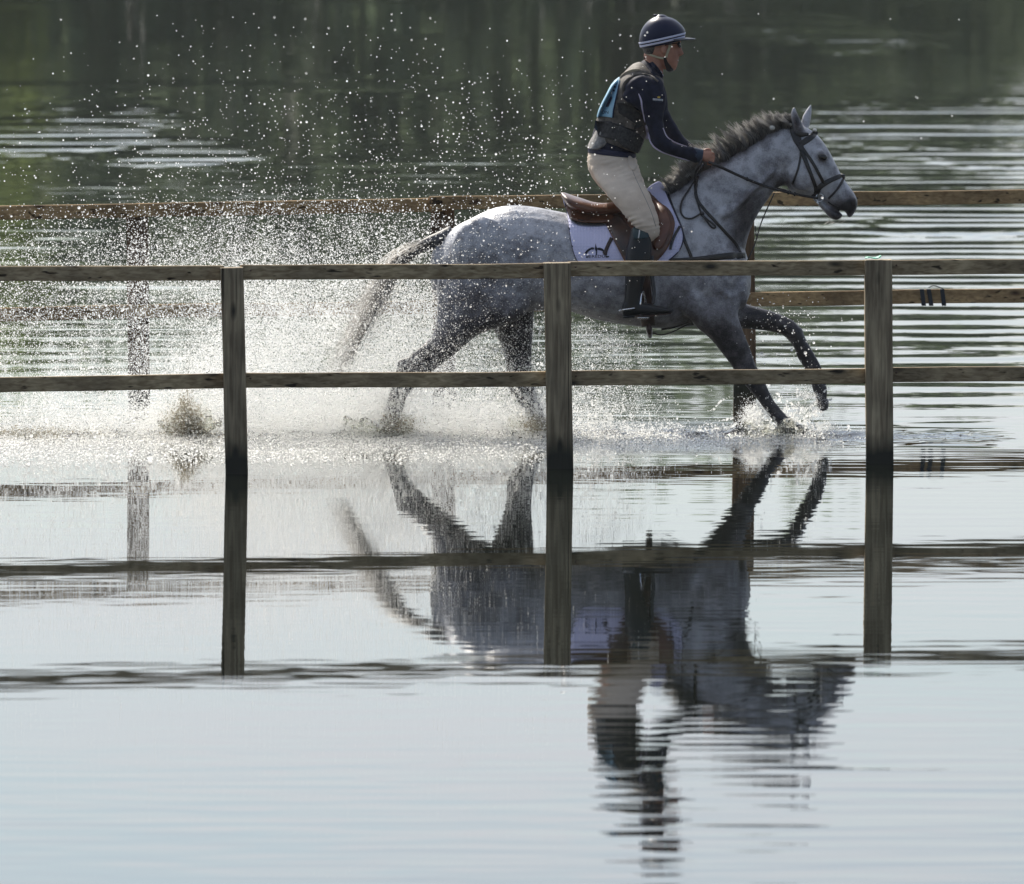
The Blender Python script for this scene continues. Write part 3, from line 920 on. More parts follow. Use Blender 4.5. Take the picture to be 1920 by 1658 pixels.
for k in range(210):                                          # the mane blows back in separate pointed locks
    t = (k + rng.uniform(0, 1)) / 210 * (len(CR) - 1)
    c, e = on(CR, t), on(TP, t)
    d = (e - c) * rng.uniform(0.52, 1.02)
    ang = rng.normal(-0.10, 0.17)
    d = np.array([d[0] * math.cos(ang) - d[1] * math.sin(ang), d[0] * math.sin(ang) + d[1] * math.cos(ang)])
    ly = rng.normal(0, .022); tone = rng.uniform(0.2, 1.3) + (0.2 if c[0] < 1300 else 0); bend = rng.normal(-5, 4); spread = rng.uniform(1.2, 3.5)
    for q in range(22):
        j = rng.normal(0, 1, 4)
        root = c + np.array([j[0] * 5.0, abs(j[1]) * 1.5 + 4])
        tip = c + d * rng.uniform(0.70, 1.06) + np.array([bend + j[2] * spread, j[3] * spread * .6])
        mid_ = root * .45 + (c + d * .62) * .55 + np.array([3.5 + j[0], -2 + j[1] * .7])
        yo = ly + rng.normal(0, .006)
        paths.append(np.array([W(*root, 60 + yo * .6), W(*mid_, 60 + yo * 1.2), W(*tip, 60 + yo * 1.9)])); rad.append(rng.uniform(.0010, .0019))
        ton.append(np.clip(tone + rng.normal(0, .12), 0.03, 1))
for k in range(420):                                          # tuft blowing back from the poll
    c = np.array([rng.uniform(1464, 1496), rng.uniform(232, 240)])
    e = c + np.array([rng.uniform(-34, -10), rng.uniform(-24, -6)])
    yo = rng.normal(0, .02)
    paths.append(np.array([W(c[0], c[1], 60 + yo), W(*(c * .5 + e * .5 + [3, -7]), 60 + yo), W(e[0], e[1] + 4, 60 + yo * 2)])); rad.append(.0014); ton.append(rng.uniform(.1, .6))
for k in range(46):                                           # lighter wisps in front of the withers
    t = rng.uniform(0, 1)
    c = np.array([1256 + 54 * t, 360 - 46 * t]) + rng.normal(0, 2, 2)
    yo = rng.uniform(-.07, -.01); dx_ = rng.uniform(-20, 2); dy_ = rng.uniform(-26, 6); tn = rng.uniform(.45, 1)
    for q in range(15):
        e = c + np.array([dx_, dy_]) * rng.uniform(.7, 1.1) + rng.normal(0, 1.3, 2)
        r0_ = c + rng.normal(0, 3, 2)
        paths.append(np.array([W(r0_[0] + 6, r0_[1], 60 + yo), W(*(r0_ * .5 + e * .5 + [0, -5]), 60 + yo * 1.3), W(e[0], e[1], 60 + yo * 1.5)])); rad.append(.0018); ton.append(tn)
strands(paths, rad, ton, 'mane', horse)
# tail
tc_ = crom([(832,448), (800,456), (768,474), (742,498), (722,530), (704,566), (686,604), (664,648), (636,698)], 8)
tl = crom([(1.0,), (9,), (12,), (13,), (15,), (17,), (19,), (17,), (8,)], 8)[:, 0]
mb = MB()
tube(mb, [W(x_, y_, 60) for x_, y_ in [(850,440), (828,448), (800,458), (768,476), (742,500)]], [.055, .045, .036, .026, .012], n=12)
mb.build('tail_dock', noisy(mat('dock_hair', rough=0.6), (0.03, 0.03, 0.035), (0.12, 0.12, 0.13), scale=60), horse)
paths, rad, ton = [], [], []
for k in range(1200):
    t0 = rng.uniform(0, 0.45) * (len(tc_) - 1); t1 = min(len(tc_) - 1, t0 + rng.uniform(0.3, 0.62) * (len(tc_) - 1))
    off = rng.normal(0, 0.5)
    side = -1 if rng.random() < 0.5 else 1
    lock = noise.noise(Vector((off * 2.2, t0 * 0.06, 7)))
    pts = []
    yo = rng.normal(0, .03)
    for q in np.linspace(t0, t1, 6):
        i = int(min(q, len(tc_) - 2)); f = q - i
        c = tc_[i] * (1 - f) + tc_[i + 1] * f; w = tl[i]
        nrm = np.array([-0.86, -0.5])
        s = (q - t0) / (len(tc_) * 0.6)
        drift = (off * w * 0.75) + max(0, off) * 22 * s + lock * 10 * s
        c = c + nrm * drift + rng.normal(0, 0.5, 2)
        pts.append(W(c[0], c[1], 60 + yo * (0.5 + s)))
    paths.append(np.array(pts)); rad.append(rng.uniform(.0010, .0022)); ton.append(np.clip((0.25 if rng.random() < .35 else 0.8) + t0 / len(tc_) * 0.9 + max(0, off) * 1.2 + rng.normal(0, .18), .02, 1.6))
for k in range(260):                                           # fine light hair streaming away behind
    q = rng.uniform(.42, .90) * (len(tc_) - 1); c = tc_[int(q)]
    yo = rng.normal(-.10, .05)
    lk = noise.noise(Vector((q * 0.4, 3.3, 0)))
    e = c + np.array([rng.uniform(-78, -22) + 22 * lk, rng.uniform(30, 85) - 14 * lk])
    m_ = (c + e) / 2 + np.array([rng.uniform(-6, 6), rng.uniform(-2, 9)])
    paths.append(np.array([W(*c, 60 + yo), W(*m_, 60 + yo), W(*e, 60 + yo * 2)])); rad.append(.0013); ton.append(rng.uniform(.7, 1))
strands(paths, rad, ton, 'tail', horse, segs=10)
# whiskers under the chin
paths = []
for k in range(16):
    x_ = rng.uniform(1556, 1590); y_ = 409 + rng.uniform(-2, 2)
    paths.append(np.array([W(x_, y_, 60 + rng.normal(0, .02)), W(x_ - 5, y_ + 6, 60), W(x_ - 12, y_ + 9 + rng.uniform(0, 3), 60)]))
strands(paths, [.0004] * 16, [.6] * 16, 'whiskers', horse)
for s in (-1, 1):
    mb = MB()
    pts_ = []
    for q in ((1553,379), (1560,384), (1568,388), (1576,391)):
        p = W(*q, 60 + s * .05); h_ = HB.ray_cast(Vector((p.x, 60 + s * 0.5, p.z)), Vector((0, -s, 0)))[0]
        pts_.append(h_ if h_ is not None else p)
    tube(mb, pts_, .0042, n=6); mb.build('mouth_line', DARKSKIN, horse)
# ------------------------------------------------------------------ saddle pad, saddle and straps
def inside(poly, x, y):
    c = False; n = len(poly)
    for i in range(n):
        x0, y0 = poly[i]; x1, y1 = poly[(i + 1) % n]
        if (y0 > y) != (y1 > y) and x < (x1 - x0) * (y - y0) / (y1 - y0) + x0: c = not c
    return c
def drape(outline, bvh, gap, thick, step=4.0, side=-1, fallback=-0.03, smooth_it=12, closed_curve=True, edge_round=0.6, puff=0.0, minout=None):
    """a panel of cloth or leather of real thickness laid over the body; outline as seen from the track side"""
    ol = np.array(outline, float)
    if closed_curve:
        P = np.vstack([ol, ol[:1]]); Q = np.vstack([ol[-1:], ol, ol[:2]])
        pts = []
        for i in range(1, len(Q) - 2):
            a, b, c, d = Q[i - 1], Q[i], Q[i + 1], Q[i + 2]
            m_ = max(2, int(np.linalg.norm(c - b) / step))
            for k in range(m_):
                t = k / m_
                pts.append(0.5 * ((2 * b) + (-a + c) * t + (2 * a - 5 * b + 4 * c - d) * t * t + (-a + 3 * b - 3 * c + d) * t ** 3))
        ol = np.array(pts)
    nb = len(ol)
    pin = []
    x0, y0 = ol.min(0); x1, y1 = ol.max(0)
    poly = [tuple(q) for q in ol]
    row = 0
    yy = y0 + step / 2
    while yy < y1:
        xx = x0 + (step / 2 if row % 2 else 0)
        while xx < x1:
            if inside(poly, xx, yy) and np.min(np.hypot(ol[:, 0] - xx, ol[:, 1] - yy)) > step * 0.55: pin.append((xx, yy))
            xx += step
        yy += step * 0.87; row += 1
    allp = [Vector(q) for q in poly] + [Vector(q) for q in pin]
    vs2, _, fs2, *_ = delaunay_2d_cdt(allp, [(i, (i + 1) % nb) for i in range(nb)], [tuple(range(nb))], 1, 1e-5)
    ys = []
    for q in vs2:
        h_ = hit(bvh, q[0], q[1])
        ys.append(h_.y - 60 if h_ is not None and abs(h_.y - 60) < 0.6 else None)
    have = np.array([y is not None for y in ys])
    Yv = np.array([y if y is not None else fallback for y in ys])
    Yv = np.minimum(Yv, fallback)
    nbr = [set() for _ in vs2]
    for f in fs2:
        for i in range(len(f)):
            nbr[f[i]].add(f[(i + 1) % len(f)]); nbr[f[(i + 1) % len(f)]].add(f[i])
    base = Yv.copy()
    for it in range(smooth_it):
        Yn = Yv.copy()
        for i, s in enumerate(nbr):
            if s: Yn[i] = 0.5 * Yv[i] + 0.5 * np.mean([Yv[j] for j in s])
        Yv = np.minimum(Yn, np.where(have, base, 0)) if it % 3 == 2 else Yn
    Yv = np.minimum(Yv, np.where(have, base, Yv))
    dist_b = np.array([np.min(np.hypot(ol[:, 0] - q[0], ol[:, 1] - q[1])) for q in vs2])
    bulge = puff * np.clip(dist_b / 14.0, 0, 1) ** 0.5
    n = len(vs2)
    V = []
    for i, q in enumerate(vs2):
        V.append(W(q[0], q[1], 60 + Yv[i] - gap - thick - bulge[i]))
    for i, q in enumerate(vs2):
        V.append(W(q[0], q[1], 60 + Yv[i] - gap))
    fs = [tuple(f) for f in fs2] + [tuple(n + i for i in f[::-1]) for f in fs2]
    # boundary edges
    cnt = {}
    for f in fs2:
        for i in range(len(f)):
            a, b = f[i], f[(i + 1) % len(f)]
            cnt[(a, b)] = 1
    for (a, b) in list(cnt):
        if (b, a) not in cnt: fs.append((b, a, n + a, n + b))
    if side > 0:
        V = [Vector((v.x, 120 - v.y, v.z)) for v in V]
    mb = MB(); mb.add(V, fs)
    return mb
def fixn(o):
    bm = bmesh.new(); bm.from_mesh(o.data); bmesh.ops.recalc_face_normals(bm, faces=bm.faces); bm.to_mesh(o.data); bm.free()
    return o
def strap(mb, pts, wpx, bvh, gap=0.001, thick=0.005, both=False, yfix=None, sub=8, m=0, lim=0.5):
    """leather strap laid on the surface: path points as seen, real thickness"""
    C = crom(np.array(pts, float), sub)
    ys = []
    for c in C:
        if yfix is not None: ys.append(None)
        else:
            h_ = hit(bvh, c[0], c[1]); ys.append(h_.y - 60 if h_ is not None and abs(h_.y - 60) < lim else None)
    if yfix is not None:
        K = np.linspace(0, 1, len(yfix)); Yv = np.interp(np.linspace(0, 1, len(C)), K, yfix)
    else:
        idx = [i for i, y in enumerate(ys) if y is not None]
        if not idx: Yv = np.full(len(C), -0.05)
        else: Yv = np.interp(range(len(C)), idx, [ys[i] for i in idx])
        for _ in range(2): Yv = np.minimum(Yv, np.convolve(np.pad(Yv, 1, 'edge'), [.25, .5, .25], 'valid'))
    ww = np.full(len(C), wpx / 2.0) if not hasattr(wpx, '__len__') else np.interp(np.linspace(0, 1, len(C)), np.linspace(0, 1, len(wpx)), np.array(wpx) / 2.0)
    for sgn in ((-1, 1) if both else (-1,)):
        rings = []
        for i, c in enumerate(C):
            t = C[min(i + 1, len(C) - 1)] - C[max(i - 1, 0)]; t = t / (np.linalg.norm(t) + 1e-9); nn = np.array([-t[1], t[0]]) * ww[i]
            yy = 60 + Yv[i] - gap
            r = [W(*(c + nn), yy), W(*(c + nn * .9), yy - thick * .8), W(*(c + nn * .55), yy - thick), W(*(c - nn * .55), yy - thick), W(*(c - nn * .9), yy - thick * .8), W(*(c - nn), yy)]
            if sgn > 0: r = [Vector((q.x, 120 - q.y, q.z)) for q in r]
            rings.append(r)
        rings_to(mb, rings, True, m)

PADM = mat('white_pad_cloth', (0.68, 0.68, 0.92), 0.85, sheen=0.0)
def quilt(m, sc_=55):
    t = m.node_tree; N = t.nodes.new; L = t.links.new; b = t.nodes['Principled BSDF']
    tc = N('ShaderNodeTexCoord'); w = N('ShaderNodeTexWave'); w.bands_direction = 'Z'; w.inputs['Scale'].default_value = sc_ / 3.0
    w.inputs['Distortion'].default_value = 0.6
    w2 = N('ShaderNodeTexWave'); w2.bands_direction = 'X'; w2.inputs['Scale'].default_value = sc_ / 3.0; w2.inputs['Distortion'].default_value = 0.6
    L(tc.outputs['Object'], w.inputs[0]); L(tc.outputs['Object'], w2.inputs[0])
    ad = N('ShaderNodeMath'); ad.operation = 'MAXIMUM'; L(w.outputs['Fac'], ad.inputs[0]); L(w2.outputs['Fac'], ad.inputs[1])
    bu = N('ShaderNodeBump'); bu.inputs['Strength'].default_value = 0.5; bu.inputs['Distance'].default_value = 0.004
    L(ad.outputs[0], bu.inputs['Height']); L(bu.outputs[0], b.inputs['Normal'])
quilt(PADM)
NAVY = mat('navy_binding', (0.012, 0.016, 0.05), 0.7)
pad_ol = [(1058,374), (1063,396), (1067,425), (1073,462), (1082,488), (1096,499), (1130,501), (1180,500), (1225,499), (1252,490), (1272,472), (1281,452),
          (1280,432), (1270,408), (1256,376), (1245,350), (1238,342), (1230,343), (1212,356), (1190,378), (1150,392), (1100,386)]
pad = empty('saddle_pad', W(1160, 430))
tag(pad, 'white quilted saddle cloth with navy edging under the brown saddle', 'saddle pad')
for sd in (-1, 1):
    o = fixn(drape(pad_ol, HB, 0.003, 0.010, side=sd, puff=0.002).build('cloth', PADM, pad))
    if sd < 0: PADB = bvh_of(o.data, HORSE_ME)
mb = MB(); strap(mb, [(1059,378), (1063,396), (1067,425), (1073,462), (1082,488), (1096,498.5)], 2.6, PADB, 0.0, 0.003); mb.build('edging', NAVY, pad)
mb = MB(); strap(mb, [(1252,490), (1272,472), (1280.5,452), (1279.5,432), (1269.5,408), (1256,378), (1246,354)], 2.2, PADB, 0.0, 0.003); mb.build('edging', NAVY, pad)

# emblem and lettering on the pad
def onsurf(polys, bvh, name, m, parent, gap=0.002, th=0.0015, step=2.0):
    for pl in polys:
        fixn(drape(pl, bvh, gap, th, step=step, smooth_it=3, closed_curve=False).build(name, m, parent))
INK = mat('dark_print', (0.010, 0.012, 0.03), 0.7)
def z8(x, y): return (1050 + x / 8.0, 340 + y / 8.0)
emb = [[z8(372,1075), z8(388,1045), z8(430,1010), z8(480,990), z8(515,996), z8(508,1020), z8(470,1022), z8(435,1045), z8(410,1075), z8(395,1095)],
       [z8(560,1000), z8(600,995), z8(640,1012), z8(672,1045), z8(660,1060), z8(632,1045), z8(600,1035), z8(565,1028)],
       [z8(532,930), z8(545,980), z8(562,1010), z8(556,1050), z8(553,1110), z8(540,1110), z8(538,1050), z8(520,1012), z8(528,975)],
       [z8(640,1040), z8(700,1050), z8(712,1075), z8(660,1090), z8(640,1080)]]
onsurf(emb, PADB, 'emblem', INK, pad)
def text_mesh(s, size):
    cu = bpy.data.curves.new('lettering', 'FONT'); cu.body = s; cu.size = size; cu.align_x = 'CENTER'; cu.resolution_u = 3
    o = bpy.data.objects.new('t', cu); COL.objects.link(o)
    bpy.context.view_layer.update()
    me = bpy.data.meshes.new_from_object(o.evaluated_get(bpy.context.evaluated_depsgraph_get()))
    bpy.data.objects.remove(o)
    return me
def lettering(s, px, py, hpx, bvh, name, m, parent, ang=0.0, sx=1.0, gap=0.0025, ybase=None, extra=None):
    me = text_mesh(s, hpx * 1.4)
    for v_ in me.vertices:
        x_, y_ = v_.co.x * sx, v_.co.y
        X_ = px + x_ * math.cos(ang) + y_ * math.sin(ang); Y_ = py + x_ * math.sin(ang) - y_ * math.cos(ang)
        h_ = hit(bvh, X_, Y_)
        yy = h_.y if h_ is not None else (ybase or 59.7)
        v_.co = W(X_, Y_, yy - gap)
    me.name = name
    return mesh_obj(name, me, m, parent, smooth=False)
lettering('VEREDUS', 1119, 483.5, 5.6, PADB, 'lettering', INK, pad, ang=-0.02, sx=1.28)
onsurf([[(1098,481.5), (1103,480.5), (1105,482.5), (1099,483.5)], [(1135,480.5), (1142,480), (1142,482.5), (1136,483)]], PADB, 'lettering_stroke', INK, pad)

def leather(name, c1, c2, rough=0.35):
    m = mat(name, rough=rough, spec=0.5, coat=0.25)
    m.node_tree.nodes['Principled BSDF'].inputs['Coat Roughness'].default_value = 0.25
    return noisy(m, c1, c2, scale=14, detail=5, bump=0.25, bdist=0.002, bscale=160)
TAN = leather('brown_saddle_leather', (0.085, 0.030, 0.014), (0.17, 0.065, 0.030))
DTAN = leather('dark_brown_leather', (0.022, 0.010, 0.008), (0.060, 0.022, 0.014), 0.45)
BLK = leather('black_tack_leather', (0.008, 0.007, 0.008), (0.022, 0.018, 0.018), 0.4)
STEEL = mat('polished_steel', (0.75, 0.76, 0.78), 0.16, metal=1.0)

saddle = empty('saddle', W(1150, 390))
tag(saddle, 'brown leather jumping saddle with a high cantle strapped on the grey horse', 'saddle')
mb = MB()   # seat: cantle, dip, pommel
loft(mb, [(1052,360,1054,372,.10), (1060,362,1064,386,.17), (1075,367,1078,397,.19), (1092,372.5,1095,402,.185), (1112,379,1114,404,.17), (1132,381,1134,404,.15),
          (1150,379,1152,406,.13), (1172,375,1175,404,.12), (1195,366,1200,396,.105), (1212,354,1222,388,.07)], n=24, ex=2.3, endcap=(0.25, 0.5))
me = remesh(mb, 'seat', 0.008, 4)
mesh_obj('seat', me, TAN, saddle)
for sd in (-1, 1):
    fixn(drape([(1062,384), (1066,402), (1074,412), (1092,417), (1128,418), (1150,414), (1150,398), (1120,397), (1090,393)], PADB, 0.003, 0.030, side=sd, puff=0.02, step=5).build('panel', TAN, saddle))
mb = drape([(1063,386), (1065,402), (1073,415), (1092,421.5), (1130,422), (1150,417), (1150,412), (1128,414), (1092,412), (1074,405)], PADB, 0.002, 0.018, step=4)
fixn(mb.build('panel_lining', BLK, saddle))
for sd in (-1, 1):
    o = fixn(drape([(1131,402), (1138,425), (1150,450), (1163,475), (1174,492), (1200,500), (1228,492), (1246,474), (1258,452), (1265,425), (1263,408), (1253,391), (1238,380), (1218,362), (1205,368), (1180,392), (1150,400)],
                   PADB, 0.004, 0.012, side=sd, puff=0.008).build('flap', TAN if sd > 0 else leather('flap_leather', (0.07, 0.024, 0.012), (0.14, 0.05, 0.024), 0.4), saddle))
    if sd < 0: SADB = bvh_of(o.data, HORSE_ME); FLAP = o
fixn(drape([(1132,403), (1142,428), (1158,455), (1172,482), (1190,497), (1206,490), (1196,450), (1180,425), (1160,404)], SADB, 0.001, 0.006, puff=0.004).build('rear_skirt', DTAN, saddle))
fixn(drape([(1215,372), (1232,378), (1250,394), (1258,416), (1254,440), (1244,462), (1232,470), (1224,458), (1232,430), (1228,402)], SADB, 0.001, 0.010, puff=0.014).build('knee_roll', leather('knee_roll_leather', (0.085, 0.028, 0.014), (0.16, 0.056, 0.027), 0.35), saddle))
mb = MB(); strap(mb, [(1147,446), (1141,458), (1136,470), (1134,478)], 7, PADB, 0.004, 0.005); mb.build('billet_strap', DTAN, saddle)
mb = MB()
strap(mb, [(1205,500), (1208,540), (1212,580), (1216,612)], 26, HB, 0.004, 0.010); mb.build('girth', DTAN, saddle)
mb = MB()
tube(mb, [(W(1216,612).x, 59.78, W(1216,612).z), (W(1218,621).x, 59.9, W(1218,621.5).z), (W(1218,624).x, 60.05, W(1218,623).z), (W(1216,618).x, 60.2, W(1216,612).z)], [.03, .034, .034, .03], n=10, flat=.5)
mb.build('girth_buckle_guard', DTAN, saddle)
mb = MB()   # stirrup leather and iron
loft(mb, [(1217,480,1226,480,.004,-.345), (1219,520,1227,520,.004,-.37), (1223,550,1230,550,.004,-.385), (1221,570,1227,570,.004,-.40)], n=8, ex=4)
mb.build('stirrup_leather', BLK, saddle)
mb = MB()
tube(mb, [W(1205,546,59.62), W(1202,556,59.585), W(1200.5,575,59.575), W(1201,592,59.58), W(1206,597,59.60)], [.004, .005, .0055, .006, .006], n=8)
tube(mb, [W(1205,546,59.62), W(1209,556,59.66), W(1211,575,59.675), W(1211,592,59.67), W(1206,597,59.66)], [.004, .005, .0055, .006, .006], n=8)
loft(mb, [(1196,592,1196,598,.05,-.38), (1206,592,1206,598,.055,-.38), (1216,592,1216,598,.05,-.38)], n=12, ex=3)
mb.build('stirrup_iron', STEEL, saddle)

# breastplate / martingale
bp = empty('breastplate', W(1330, 450))
tag(bp, 'dark leather breastplate with running martingale round the chest of the horse', 'breastplate')
mb = MB()
strap(mb, [(1248,352), (1254,372), (1264,398), (1275,424), (1284,452), (1296,482), (1300,500)], [6, 7, 7, 7, 6, 6, 6], HB, 0.002, 0.006)
mb.build('shoulder_strap', BLK, bp)
mb = MB(); strap(mb, [(1275,424), (1266,440), (1259,458), (1257,468)], 5, PADB, 0.006, 0.005); mb.build('saddle_strap', BLK, bp)
mb = MB(); strap(mb, [(1308,330), (1304,352), (1308,374), (1320,392), (1340,414), (1362,438), (1380,458), (1393,484)], [8, 6, 5, 6, 6, 6, 6, 6], HB, 0.002, 0.006); mb.build('neck_strap', BLK, bp)
mb = MB(); strap(mb, [(1256,487), (1280,487), (1310,486), (1340,483), (1370,480), (1398,480)], [5, 7, 10, 12, 13, 13], HB, 0.003, 0.008); mb.build('breast_strap', BLK, bp)
mb = MB(); strap(mb, [(1240,618), (1262,614), (1285,606), (1298,602)], 4, HB, 0.01, 0.006, yfix=[-.03, -.05, -.08, -.12]); mb.build('belly_strap', BLK, bp)
mb = MB()
tube(mb, [W(1222,624,60.0), W(1240,628,59.98), W(1262,622,59.95), W(1290,608,59.90), W(1300,603,59.88)], .004, n=6); mb.build('loose_strap', BLK, bp)
mb = MB()
tube(mb, [W(1452,362,59.87), W(1440,388,59.88), W(1428,416,59.88), W(1420,442,59.88), W(1414,462,59.87), W(1400,492,59.86)], .0035, n=6)
tube(mb, [W(1416,424,59.90), W(1418,440,59.885), W(1421,446,59.88)], .003, n=6)
mb.build('martingale_cord', BLK, bp)

# bridle and reins
br = empty('bridle', W(1530, 320))
tag(br, 'black leather bridle with grackle noseband and reins on the grey horse', 'bridle')
def pair(name, pts, w, bvh, gap, th, m, parent):
    """the same strap on both flanks, each its own part"""
    mb = MB(); strap(mb, pts, w, bvh, gap, th); o = mb.build(name, m, parent)
    me = o.data.copy(); me.transform(Matrix.Translation((0, 120, 0)) @ Matrix.Diagonal((1, -1, 1, 1))); me.flip_normals()
    mesh_obj(name, me, m, parent)
def bs(name, pts, w, both=True): pair(name, pts, w, HB, 0.001, 0.006, BLK, br)
bs('headpiece', [(1485,236), (1488,246), (1494,260), (1500,272), (1504,282)], [10, 14, 16, 13, 9], both=True)
bs('browband', [(1500,271), (1510,265), (1520,258), (1528,250), (1531,246)], [11, 12, 12, 11, 8], both=True)
bs('cheek_strap', [(1503,275), (1512,288), (1521,301), (1530,316), (1538,331), (1546,346)], [6, 6, 6, 6, 6, 6])
bs('cheek_strap', [(1499,274), (1505,288), (1511,303), (1517,318), (1524,336), (1529,350), (1530,358)], [7, 8, 8, 7, 7, 7, 7])
bs('throat_latch', [(1501,272), (1501,292), (1497,314), (1491,332), (1485,346)], [4, 4, 4, 4, 4], both=True)
bs('noseband', [(1530,364), (1536,352), (1548,343), (1562,336), (1575,331), (1584,332)], [11, 11, 10, 9, 9, 9], both=True)
bs('flash_strap', [(1583,332), (1577,344), (1569,356), (1560,366), (1553,373)], [5, 5, 4, 4, 4], both=True)
bs('buckle_guard', [(1524,370), (1530,364), (1536,357)], [9, 10, 8], both=True)
bs('forehead_strap', [(1490,247), (1502,252), (1516,252)], [7, 10, 6], both=True)
FLEECE = mat('pale_padding', (0.62, 0.60, 0.55), 0.9)
for q_ in ((1527.5,244.5,.013), (1482,234,.011)):
    mb = MB(); ellipsoid(mb, W(q_[0], q_[1], 59.99), (q_[2], .05, .011)); mb.build('padding', FLEECE, br)
mb = MB(); ellipsoid(mb, W(1448, 240, 59.93), (.016, .012, .014)); mb.build('mane_band', FLEECE, horse)
mb = MB()   # bit ring and mouthpiece
for s in (-1, 1):
    c = W(1537, 371, 60 + s * .062)
    tube(mb, [c + Vector((.022 * math.cos(a), 0, .022 * math.sin(a))) for a in np.linspace(0, 2 * math.pi, 13)], .0035, n=6, sub=1)
tube(mb, [W(1541, 369, 59.94), W(1548, 369, 60.0), W(1541, 369, 60.06)], .006, n=6)
tube(mb, [W(1532, 378, 59.93), W(1535, 384, 59.93)], .005, n=6)
mb.build('bit', STEEL, br)
mb = MB()
tube(mb, [W(1328,304,59.82), W(1350,313,59.83), W(1380,327,59.86), W(1410,340,59.88), W(1440,351,59.895), W(1468,359,59.91), W(1500,366,59.92), W(1534,372,59.93)], [.009, .009, .008, .008, .007, .007, .007, .007], n=8, flat=.5)
mb.build('rein', BLK, br)
mb = MB()
tube(mb, [W(1318,300,60.16), W(1380,325,60.14), W(1440,349,60.11), W(1534,372,60.07)], .008, n=8, flat=.5)
mb.build('rein', BLK, br)
for q in ((1401,336), (1490,364), (1478,361)):   # leather stops on the rein
    mb = MB(); ellipsoid(mb, W(*q, 59.885 if q[0] < 1420 else 59.915), (.008, .008, .014), 8, 6); mb.build('rein_stop', BLK, br)
mb = MB()  # end of the reins hanging in a loop over the shoulder
S = lambda x_, y_: (lambda h_: (h_ + Vector((0, -.012, 0))) if h_ is not None else W(x_, y_, 59.8))(hit(HB, x_, y_))
tube(mb, [S(1319,306), S(1310,322), S(1302,340), S(1290,358), S(1279,376), S(1276,394), S(1282,407), S(1296,410), S(1310,403), S(1317,398)], .0055, n=6, flat=.6)
tube(mb, [S(1307,345), S(1303,362), S(1308,380), S(1314,398), S(1322,408), S(1332,416), S(1341,424), S(1339,428), S(1332,424), S(1322,410), S(1314,402)], .0055, n=6, flat=.6)
tube(mb, [S(1316,300), S(1306,318), S(1303,340), S(1305,362)], .007, n=6, flat=.6)
ellipsoid(mb, S(1316,400), (.014, .012, .012), 8, 6)
mb.build('rein_loop', BLK, br)
# ------------------------------------------------------------------ the rider
SKIN = noisy(mat('skin', rough=0.5, spec=0.4), (0.40, 0.185, 0.125), (0.54, 0.27, 0.18), scale=18)
rider = empty('person', W(1150, 330))
tag(rider, 'person in navy shirt, body protector and cream breeches leaning forward while riding', 'person')
b = MB()
# head in profile, neck, slim core of the trunk and arms: one continuous body
loft(b, [(1212,150,1240,160,.07), (1210,132,1243,142,.058), (1208,116,1244,126,.058), (1207,102,1243,112,.060)], n=18)
loft(b, [(1247,130,1266,130,.022), (1238,123,1270,124,.040), (1228,114,1270.5,117,.053), (1219,106,1271,110,.062), (1211,97,1272,102,.069), (1207,88,1272,92,.073),
         (1205,76,1277,80,.076), (1206,62,1276,66,.076), (1214,46,1266,50,.066)], n=22, sub=4, ex=2.15, endcap=(0.5, 0.6))
loft(b, [(1270,86,1276,85,.010), (1270,93,1279,93,.012), (1268,101,1282,101,.015), (1266,104,1277,105,.012)], n=12, endcap=(.4, .4))   # nose
loft(b, [(1262,108,1273.5,108,.020), (1262,112,1272,112,.020)], n=12)
loft(b, [(1262,114,1273,115,.018), (1262,118,1271,118.5,.018)], n=12)
loft(b, [(1252,124,1269,123,.022), (1254,130,1268,129,.018)], n=12)
for s in (-1, 1):
    ellipsoid(b, W(1244.5, 92, 60 + s * .078), (.017, .009, .030), 12, 8, Matrix.Rotation(-0.15, 3, 'Y'))
loft(b, [(1120,270,1180,275,.11), (1140,210,1215,215,.13), (1168,160,1236,165,.14), (1196,128,1238,142,.10), (1210,118,1240,132,.06)], n=20)
def arm_pts(s):
    if s < 0: return [(1208,160,-.17), (1212,200,-.20), (1231,252,-.215), (1264,281,-.195), (1300,293,-.165), (1318,293,-.15)]
    return [(1222,160,.17), (1234,205,.22), (1258,252,.21), (1290,282,.17), (1312,292,.14), (1322,292,.13)]
for s in (-1, 1):
    tube(b, [W(x_, y_, 60 + o_) for x_, y_, o_ in arm_pts(s)], [.036, .028, .024, .022, .022, .027], n=12)
    # hand: palm, four curled fingers of unequal length, thumb on top
    ox = 0 if s < 0 else -6
    Y0 = 60 + (-.150 if s < 0 else .13)
    loft_c = [W(1316 + ox, 293, Y0), W(1324 + ox, 294, Y0), W(1331 + ox, 296, Y0)]
    tube(b, loft_c, [.026, .031, .027], n=12, flat=.62)
    for k, (yy, ln) in enumerate(((287, 1.0), (293, 1.08), (299, 1.0), (304.5, 0.82))):
        q = [W(1329 + ox, yy, Y0), W(1329 + ox + 7.5 * ln, yy + 1.5, Y0 + s * .002), W(1329 + ox + 8.0 * ln, yy + 3, Y0 - s * .020), W(1329 + ox + 3.0 * ln, yy + 3.5, Y0 - s * .030), W(1326 + ox, yy + 2.5, Y0 - s * .024)]
        tube(b, q, [.0095, .0098, .0092, .0088, .007], n=8)
    tube(b, [W(1320 + ox, 284, Y0 - s * .008), W(1327 + ox, 281, Y0 - s * .014), W(1334 + ox, 283, Y0 - s * .018)], [.012, .011, .009], n=8)
me = remesh(b, 'body', 0.0042, 3, 0.5)
mesh_obj('body', me, SKIN, rider)
BODYB = bvh_of(me)

